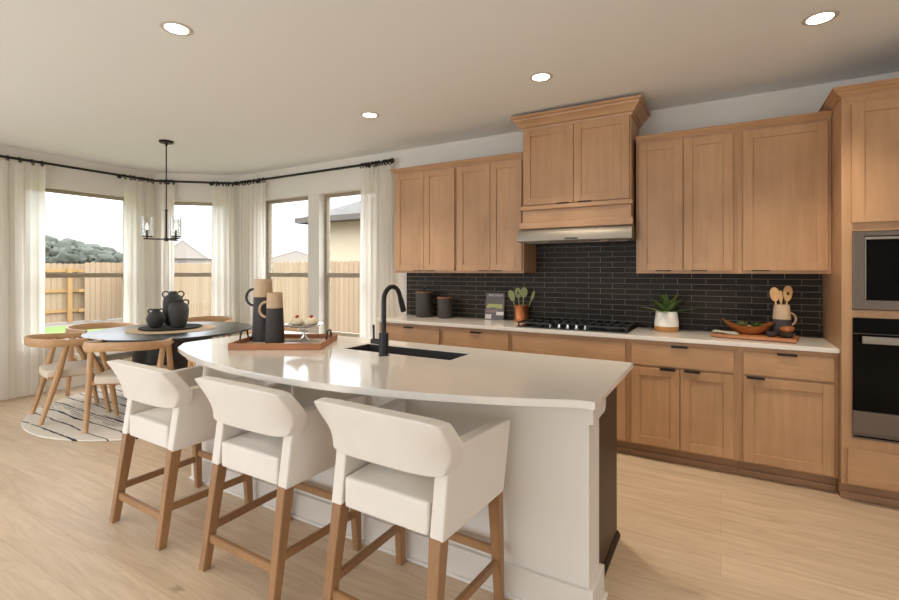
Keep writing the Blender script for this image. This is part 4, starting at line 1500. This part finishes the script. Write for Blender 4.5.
def jug(label, loc, h, r0, r1, split, hmat, hr, hz, name='jug', hang=None):
    t = thing(name, label, 'jug', loc, 0, 'two-tone stoneware jugs')
    rm = r0 + (r1 - r0) * split
    zs = h * split
    MB().lathe([(0, 0), (r0 * 0.96, 0), (r0, 0.006), (rm, zs), (0, zs)], n=40).build('lower_body', M['jug_dark'], t, smooth=True, angle=40)
    MB().lathe([(rm - 0.012, zs + 0.0003), (rm, zs + 0.0003), (r1, h - 0.004), (r1 - 0.002, h), (r1 - 0.007, h), (rm - 0.010, zs + 0.02)], n=40, close=True).build('upper_band', M['jug_tan'], t, smooth=True, angle=40)
    a = PI + CAMR if hang is None else hang
    x = r0 + (r1 - r0) * (hz / h)
    c = ((x) * math.cos(a), (x) * math.sin(a), hz)
    handle_ring(t, c, hr, a, 0.0085, hmat, arc=(-PI / 2 - 0.15, PI / 2 + 0.15), tall=1.05)
    return t


jug('tall two-tone stoneware jug with a black ring handle on the island tray', tray_pt(-0.195, 0.115), 0.413, 0.072, 0.056, 0.71, M['jug_dark'], 0.053, 0.290)
jug('shorter two-tone stoneware jug with a pale handle on the island tray', tray_pt(-0.085, 0.025), 0.327, 0.061, 0.048, 0.69, M['jug_tan'], 0.047, 0.215)

cs = tray_pt(0.095, 0.062)
t = thing('cake_stand', 'small silver cake stand with twig legs on the island tray', 'cake stand', cs)
MB().lathe([(0, 0.088), (0.05, 0.090), (0.10, 0.100), (0.125, 0.114), (0.127, 0.117), (0.123, 0.117), (0.098, 0.105), (0.05, 0.095), (0, 0.093)], n=48).build('plate', M['chrome'], t, smooth=True)
mb = MB()
for k in range(3):
    a = 2 * PI * k / 3 + 0.4
    mb.tube([(0.045 * math.cos(a), 0.045 * math.sin(a), 0.004), (0.014 * math.cos(a), 0.014 * math.sin(a), 0.03), (0.006 * math.cos(a + 1), 0.006 * math.sin(a + 1), 0.05), (0.018 * math.cos(a + 2), 0.018 * math.sin(a + 2), 0.09)], [0.004, 0.006, 0.006, 0.004], 8)
    mb.tube([(0.02 * math.cos(a), 0.02 * math.sin(a), 0.022), (0.05 * math.cos(a + .5), 0.05 * math.sin(a + .5), 0.003)], 0.003, 8)
mb.build('twig_foot', M['chrome'], t, smooth=True)
for sx, lb in ((-1, 'cream cupcake with a red berry, nearer the jugs'), (1, 'cream cupcake with a red berry, farther from the jugs')):
    u = sx * 0.047
    t = thing('cupcake', lb, 'cupcake', (cs[0] + u * math.cos(TR), cs[1] + u * math.sin(TR), cs[2] + 0.0965), 0, 'cupcakes on the cake stand')
    MB().lathe([(0, 0), (0.028, 0), (0.032, 0.014), (0.042, 0.020), (0.044, 0.032), (0.036, 0.050), (0.018, 0.062), (0, 0.064)], n=28).build('cake', M['cake'], t, smooth=True)
    MB().sphere((0.003, 0, 0.070), 0.011, (1, 1, 0.9), 2).sphere((-0.010, 0.004, 0.067), 0.009, (1, 1, 0.9), 2).sphere((0.008, -0.01, 0.065), 0.008, (1, 1, 0.9), 2).build('berry', M['berry'], t, smooth=True)

# ---------------------------------------------------------------- things on the long countertop
CZ = 0.9145


def canister(label, x, y, r, h):
    t = thing('canister', label, 'canister', (x, y, CZ), 0, 'dark canisters with wooden lids')
    MB().lathe([(0, 0), (r * 0.94, 0), (r, 0.008), (r, h - 0.02), (r * 0.96, h - 0.014), (0, h - 0.014)], n=36).build('body', M['canister'], t, smooth=True, angle=35)
    MB().lathe([(0, h - 0.0135), (r * 1.04, h - 0.0135), (r * 1.05, h - 0.006), (r * 1.03, h), (0, h)], n=36).build('lid', M['lid'], t, smooth=True, angle=35)
    return t


cA = canister('larger dark grey canister with a wooden lid and small black knob', -2.68, 4.115, 0.088, 0.262)
MB().lathe([(0, 0.2625), (0.006, 0.2625), (0.005, 0.275), (0.012, 0.283), (0.01, 0.293), (0, 0.295)], n=16).build('knob', M['black'], cA, smooth=True)
canister('smaller dark grey canister with a flat wooden lid', -2.43, 4.11, 0.074, 0.212)

# cookbook leaning on the tiles
lean = math.radians(9)
t = thing('cookbook', 'grey cookbook with a salad picture leaning on the tiles', 'book', (-1.925, 4.205, CZ + 0.001))
t.rotation_euler = (-lean, 0, math.radians(2))
MB().box(-0.097, 0.097, 0.0, 0.003, 0, 0.262).box(-0.097, 0.097, 0.020, 0.023, 0, 0.262).box(-0.097, -0.094, 0.003, 0.020, 0, 0.262).build('cover', M['book'], t)
MB().box(-0.092, 0.092, 0.0035, 0.0195, 0.004, 0.258).build('pages', M['pages'], t)
mb = MB()
x = -0.068
for i, wd in enumerate([0.012, 0.010, 0.012, 0.010, None, 0.012, 0.008, 0.012, 0.012, 0.009, 0.012]):
    if wd is None:
        x += 0.012
        continue
    mb.box(x, x + wd * 0.35, -0.0008, 0, 0.230, 0.246).box(x + wd * .35, x + wd, -0.0008, 0, 0.240 - 0.006 * (i % 3), 0.244 - 0.006 * (i % 3))
    x += wd + 0.003
mb.build('title_print', M['book_white'], t)
MB().box(-0.075, 0.07, -0.0008, 0, 0.118, 0.152, 0.0).box(-0.085, -0.05, -0.0007, 0, 0.11, 0.14).box(0.02, 0.08, -0.0007, 0, 0.11, 0.15).build('salad_print', M['book_green'], t)
MB().box(-0.09, 0.03, -0.0008, 0, 0.068, 0.092).box(-0.02, 0.075, -0.0007, 0, 0.092, 0.100).build('mauve_print', M['book_mauve'], t)
MB().box(-0.095, -0.03, -0.0008, 0, 0.006, 0.05).box(0.02, 0.095, -0.0008, 0, 0.044, 0.078).build('bowl_print', M['book_white'], t)

t = thing('utensil_crock', 'hammered copper crock beside the cooktop', 'crock', (-1.625, 4.165, CZ))
MB().lathe([(0, 0), (0.064, 0), (0.067, 0.004), (0.064, 0.05), (0.066, 0.150), (0.069, 0.155), (0.064, 0.155), (0.060, 0.05), (0.06, 0.008), (0, 0.008)], n=36).build('body', M['copper'], t, smooth=True, angle=60)


def spatula(label, base, ax, tilt, ln, hw, hh, mat, name='spatula', cat='utensil', group='sage green utensils in the copper crock', slots=True):
    """handle plus flat oval head; ax = heading of the lean, tilt from vertical"""
    t = thing(name, label, cat, base, 0, group)
    d = Vector((math.cos(ax) * math.sin(tilt), math.sin(ax) * math.sin(tilt), math.cos(tilt)))
    rgt = Vector((math.cos(CAMR), math.sin(CAMR), 0))
    rgt = (rgt - d * rgt.dot(d)).normalized()
    nn = d.cross(rgt)
    MB().tube([d * 0.0, d * (ln - hh)], [0.005, 0.005], 8).build('handle', mat, t, smooth=True)
    mb = MB()
    poly = []
    for k in range(20):
        a = 2 * PI * k / 20
        w = hw * (1 + 0.12 * math.sin(a))
        poly.append(d * (ln - hh * 0.5 + hh * 0.5 * math.sin(a)) + rgt * w * 0.5 * math.cos(a) - nn * 0.003)
    mb.prism(poly, nn * 0.006)
    mb.build('head', mat, t)
    if slots:
        MB().prism([p * 1.0 + (poly[0] * 0) for p in [d * (ln - hh * 0.5) + rgt * (hw * 0.16 * math.cos(2 * PI * k / 10)) + d * (hh * 0.10 * math.sin(2 * PI * k / 10)) - nn * 0.0036 for k in range(10)]], nn * 0.0072).build('slot', M['iron'], t)
    return t


cb = Vector((-1.625, 4.165, CZ + 0.01))
spatula('sage green spoon leaning furthest toward the cookbook', cb + Vector((-0.02, 0, 0)), CAMR + PI, 0.30, 0.30, 0.058, 0.11, M['sage'], slots=False)
spatula('sage green slotted turner, second from the cookbook side', cb + Vector((-0.01, 0.012, 0)), CAMR + PI, 0.10, 0.31, 0.060, 0.10, M['sage'], slots=True)
spatula('sage green round-headed spoon at the centre of the copper crock', cb + Vector((0.01, -0.01, 0)), CAMR, 0.07, 0.315, 0.066, 0.10, M['sage'], slots=False)
spatula('sage green narrow spatula leaning toward the cooktop', cb + Vector((0.02, 0, 0)), CAMR, 0.36, 0.30, 0.026, 0.10, M['sage'], slots=False)

# gas cooktop
t = thing('gas_cooktop', 'black five-knob gas cooktop under the range hood', 'cooktop', (-1.515, 3.765, CZ))
cw, cd = 0.905, 0.485
MB().box(0, cw, 0, cd, 0, 0.010, 0.003).build('surface', M['cooktop'], t)
for (x, y, r) in ((0.16, 0.13, 0.04), (0.16, 0.36, 0.032), (0.455, 0.27, 0.052), (0.745, 0.13, 0.034), (0.745, 0.36, 0.042)):
    MB().lathe([(0, 0.010), (r, 0.010), (r, 0.018), (r * 0.8, 0.020), (r * 0.78, 0.028), (0, 0.028)], x, y, 24).build('burner', M['iron'], t, smooth=True, angle=30)
for g in range(3):
    x0 = 0.015 + g * 0.293
    x1 = x0 + 0.285
    y0, y1 = (0.02, 0.465) if g != 1 else (0.10, 0.465)
    mb = MB()
    for p, q in (((x0, y0), (x1, y0)), ((x0, y1), (x1, y1)), ((x0, y0), (x0, y1)), ((x1, y0), (x1, y1)), ((x0, (y0 + y1) / 2), (x1, (y0 + y1) / 2)), (((x0 + x1) / 2, y0), ((x0 + x1) / 2, y1)), ((x0 + .07, y0), (x0 + .07, y1)), ((x1 - .07, y0), (x1 - .07, y1))):
        mb.bar((p[0], p[1], 0.038), (q[0], q[1], 0.038), 0.011, 0.014)
    for px in (x0, x1):
        for py in (y0, y1):
            mb.box(px - 0.006, px + 0.006, py - 0.006, py + 0.006, 0.0102, 0.034)
    mb.build('grate', M['iron'], t)
for k in range(5):
    x = 0.285 + k * 0.072
    MB().lathe([(0, 0.0102), (0.017, 0.0102), (0.017, 0.014), (0.013, 0.016), (0.012, 0.036), (0, 0.037)], x, 0.05, 20).build('knob', M['chrome'], t, smooth=True, angle=35)

# potted aloe
PX, PY = -0.375, 4.105
t = thing('potted_aloe', 'potted aloe in a white pot with a mustard base', 'plant', (PX, PY, CZ))
MB().lathe([(0, 0), (0.083, 0), (0.088, 0.006), (0.089, 0.040), (0, 0.040)], n=40).build('pot_base', M['pot_tan'], t, smooth=True, angle=40)
MB().lathe([(0.075, 0.0402), (0.089, 0.0402), (0.088, 0.075), (0.078, 0.155), (0.074, 0.158), (0.070, 0.155), (0.072, 0.06)], n=40, close=True).build('pot', M['pot_white'], t, smooth=True, angle=50)
MB().lathe([(0, 0.138), (0.0715, 0.138), (0, 0.1385)], n=24).build('soil', M['soil'], t)


def blade(mb, base, ang, elev, ln, w, curl):
    d = Vector((math.cos(ang), math.sin(ang), 0))
    sd = Vector((-math.sin(ang), math.cos(ang), 0))
    rows = []
    p = Vector(base)
    e = elev
    n = 8
    for i in range(n + 1):
        f = i / n
        ww = w * (1 - f ** 2.2) * (0.75 + 0.5 * min(f * 3, 1) * (1 - f)) + 0.0005
        up = Vector((-d.x * math.sin(e), -d.y * math.sin(e), math.cos(e)))
        th = ww * 0.28
        rows.append([mb.bm.verts.new(p + sd * ww + up * th * 0.6), mb.bm.verts.new(p + up * th * 0.1), mb.bm.verts.new(p - sd * ww + up * th * 0.6), mb.bm.verts.new(p - up * th)])
        p = p + (d * math.cos(e) + Vector((0, 0, math.sin(e)))) * (ln / n)
        e -= curl / n
    for A, B_ in zip(rows[:-1], rows[1:]):
        for k in range(4):
            mb.bm.faces.new((A[k], A[(k + 1) % 4], B_[(k + 1) % 4], B_[k]))
    mb.bm.faces.new(rows[0])
    mb.bm.faces.new(rows[-1][::-1])


rr = random.Random(7)
for k in range(17):
    a = k * 2.399
    ring = k / 17
    el = math.radians(84 - 72 * ring + rr.uniform(-5, 5))
    ln = 0.19 + 0.04 * ring + rr.uniform(-0.015, 0.015)
    while math.sin(a) * math.cos(el) * ln > 0.12:      # keep clear of the tiles
        ln *= 0.9
    mb = MB()
    blade(mb, (0.018 * math.cos(a), 0.018 * math.sin(a), 0.132 + 0.012 * (1 - ring)), a, el, ln, 0.027, math.radians(35))
    mb.build('leaf', M['leaf'] if k % 3 else M['leaf_light'], t, smooth=True, angle=60)

# serving board with bowl, towel, mortar
BR = math.radians(-9)
BCX, BCY = 0.205, 3.965
t = thing('serving_board', 'raised acacia serving board on the countertop by the oven', 'board', (BCX, BCY, CZ), BR)
MB().box(-0.25, 0.25, -0.135, 0.135, 0.004, 0.026, 0.004).build('board', M['tray'], t)
for sx in (-1, 1):
    MB().box(sx * 0.2 - 0.012, sx * 0.2 + 0.012, -0.12, 0.12, 0, 0.0042).build('foot', M['tray'], t)


def bpt(u, v, z=0.0265):
    return (BCX + u * math.cos(BR) - v * math.sin(BR), BCY + u * math.sin(BR) + v * math.cos(BR), CZ + z)


t = thing('wooden_bowl', 'long boat-shaped wooden bowl holding a succulent', 'bowl', bpt(-0.035, 0.02), BR + math.radians(12))
mb = MB()
nu, nv = 24, 7
outer_r, inner_r = [], []
for shell, store in ((0.0, outer_r), (0.007, inner_r)):
    for j in range(nv + 1):
        f = j / nv
        ring = []
        for i in range(nu):
            a = 2 * PI * i / nu
            rx = (0.05 + 0.122 * f ** 0.8) - shell
            ry = (0.028 + 0.052 * f ** 0.7) - shell
            x = rx * math.cos(a)
            y = ry * math.sin(a)
            z = shell + 0.058 * f ** 1.5 + 0.048 * f * abs(math.cos(a)) ** 2.5
            if shell and j == nv:
                z -= shell
            ring.append(mb.bm.verts.new((x, y, z)))
        store.append(ring)
for R_ in (outer_r, inner_r):
    for A, B_ in zip(R_[:-1], R_[1:]):
        for k in range(nu):
            mb.bm.faces.new((A[k], A[(k + 1) % nu], B_[(k + 1) % nu], B_[k]))
    mb.bm.faces.new(R_[0])
for k in range(nu):
    mb.bm.faces.new((outer_r[-1][k], outer_r[-1][(k + 1) % nu], inner_r[-1][(k + 1) % nu], inner_r[-1][k]))
mb.build('bowl_shell', M['acacia'], t, smooth=True, angle=60)
bowl_o = t
sp = bpt(-0.035, 0.02, 0.050)
t = thing('succulent', 'pale green rosette succulent lying in the wooden bowl', 'plant', sp)
for (cx, cy, s, nm) in ((-0.045, -0.01, 1.0, 'rosette'), (0.045, 0.01, 0.9, 'rosette')):
    mb = MB()
    for k in range(26):
        a = k * 2.399
        f = k / 26
        blade(mb, (cx + 0.004 * math.cos(a), cy + 0.004 * math.sin(a), 0.016), a, math.radians(80 - 66 * f), (0.046 + 0.026 * f) * s, 0.013 * s, math.radians(-15))
    mb.tube([(cx, cy, 0.0), (cx, cy, 0.022)], 0.008, 8)
    mb.build(nm, M['succulent'] if cx < 0 else M['leaf'], t, smooth=True, angle=60)

t = thing('kitchen_jug', 'two-tone stoneware jug holding wooden spoons on the serving board', 'jug', bpt(0.155, 0.065), 0, 'two-tone stoneware jugs')
h, r0, r1, zs = 0.215, 0.060, 0.046, 0.115
MB().lathe([(0, 0), (0.055, 0), (r0, 0.006), (0.059, 0.06), (0.054, zs), (0.044, zs), (0.048, 0.06), (0.046, 0.01), (0, 0.01)], n=36).build('lower_body', M['jug_dark'], t, smooth=True, angle=50)
MB().lathe([(0.044, zs + 0.0003), (0.054, zs + 0.0003), (r1, h - 0.003), (r1 - 0.003, h), (r1 - 0.007, h - 0.003)], n=36, close=True).build('upper_band', M['jug_tan'], t, smooth=True, angle=50)
a = CAMR - 0.2
handle_ring(t, (0.050 * math.cos(a), 0.050 * math.sin(a), 0.115), 0.038, a, 0.007, M['jug_tan'], arc=(-PI / 2, PI / 2 + 0.1), tall=1.1)
jb = Vector(bpt(0.155, 0.065, 0.04))
for dx, ax, tl, ln, hw, hh, lb, sl in ((-0.012, CAMR + PI, 0.13, 0.325, 0.064, 0.10, 'beech flat turner leaning toward the bowl', False), (0.0, CAMR + PI, 0.03, 0.30, 0.024, 0.09, 'narrow beech spoon in the middle of the stoneware jug', False), (0.012, CAMR, 0.10, 0.335, 0.062, 0.11, 'beech spoon with a hole in its head', True)):
    spatula(lb, jb + Vector((dx, 0.006 * (1 if dx > 0 else -1), 0)), ax, tl, ln, hw, hh, M['spoon'], 'wooden_spoon', 'utensil', 'wooden spoons in the stoneware jug', sl)

t = thing('pinch_bowl', 'small dark stone pinch bowl in front of the stoneware jug', 'bowl', bpt(0.105, -0.05))
MB().lathe([(0, 0), (0.022, 0), (0.034, 0.014), (0.037, 0.030), (0.033, 0.030), (0.028, 0.016), (0, 0.008)], n=28).build('shell', M['vase'], t, smooth=True, angle=60)
t = thing('nested_bowls', 'pair of dark wooden nested bowls at the board end below the jug handle', 'bowl', bpt(0.195, -0.055))
MB().lathe([(0, 0), (0.022, 0), (0.038, 0.016), (0.044, 0.036), (0.040, 0.036), (0.034, 0.018), (0, 0.008)], n=28).build('lower_bowl', M['canister'], t, smooth=True, angle=60)
mb = MB().lathe([(0, 0.0), (0.018, 0.0), (0.034, 0.012), (0.042, 0.030), (0.038, 0.030), (0.030, 0.014), (0, 0.006)], n=28)
mb.build('upper_bowl', M['acacia'], t, smooth=True, angle=60, loc=(0.0, 0.0, 0.036), rot=(0.25, -0.12, 0))

# folded towel
t = None
mb = MB()
rows = []
for i in range(15):
    u = i / 14
    ring = []
    for k in range(12):
        a = 2 * PI * k / 12
        w = 0.030 * (0.8 + 0.3 * math.sin(4 * u))
        hgt = 0.010 * (1 + 0.4 * math.sin(9 * u + 1) * math.sin(a * 2))
        ring.append(mb.bm.verts.new((-0.085 + 0.17 * u, 0.01 * math.sin(6 * u) + w * math.cos(a), max(0.0005, 0.010 + hgt * math.sin(a)))))
    rows.append(ring)
for A, B_ in zip(rows[:-1], rows[1:]):
    for k in range(12):
        mb.bm.faces.new((A[k], A[(k + 1) % 12], B_[(k + 1) % 12], B_[k]))
mb.bm.faces.new(rows[0][::-1])
mb.bm.faces.new(rows[-1])
o = mb.build('kitchen_towel', M['towel'], smooth=True, loc=bpt(-0.165, -0.085), rot=(0, 0, BR - 0.35))
tag(o, 'rolled grey-green kitchen towel on the serving board', 'towel')
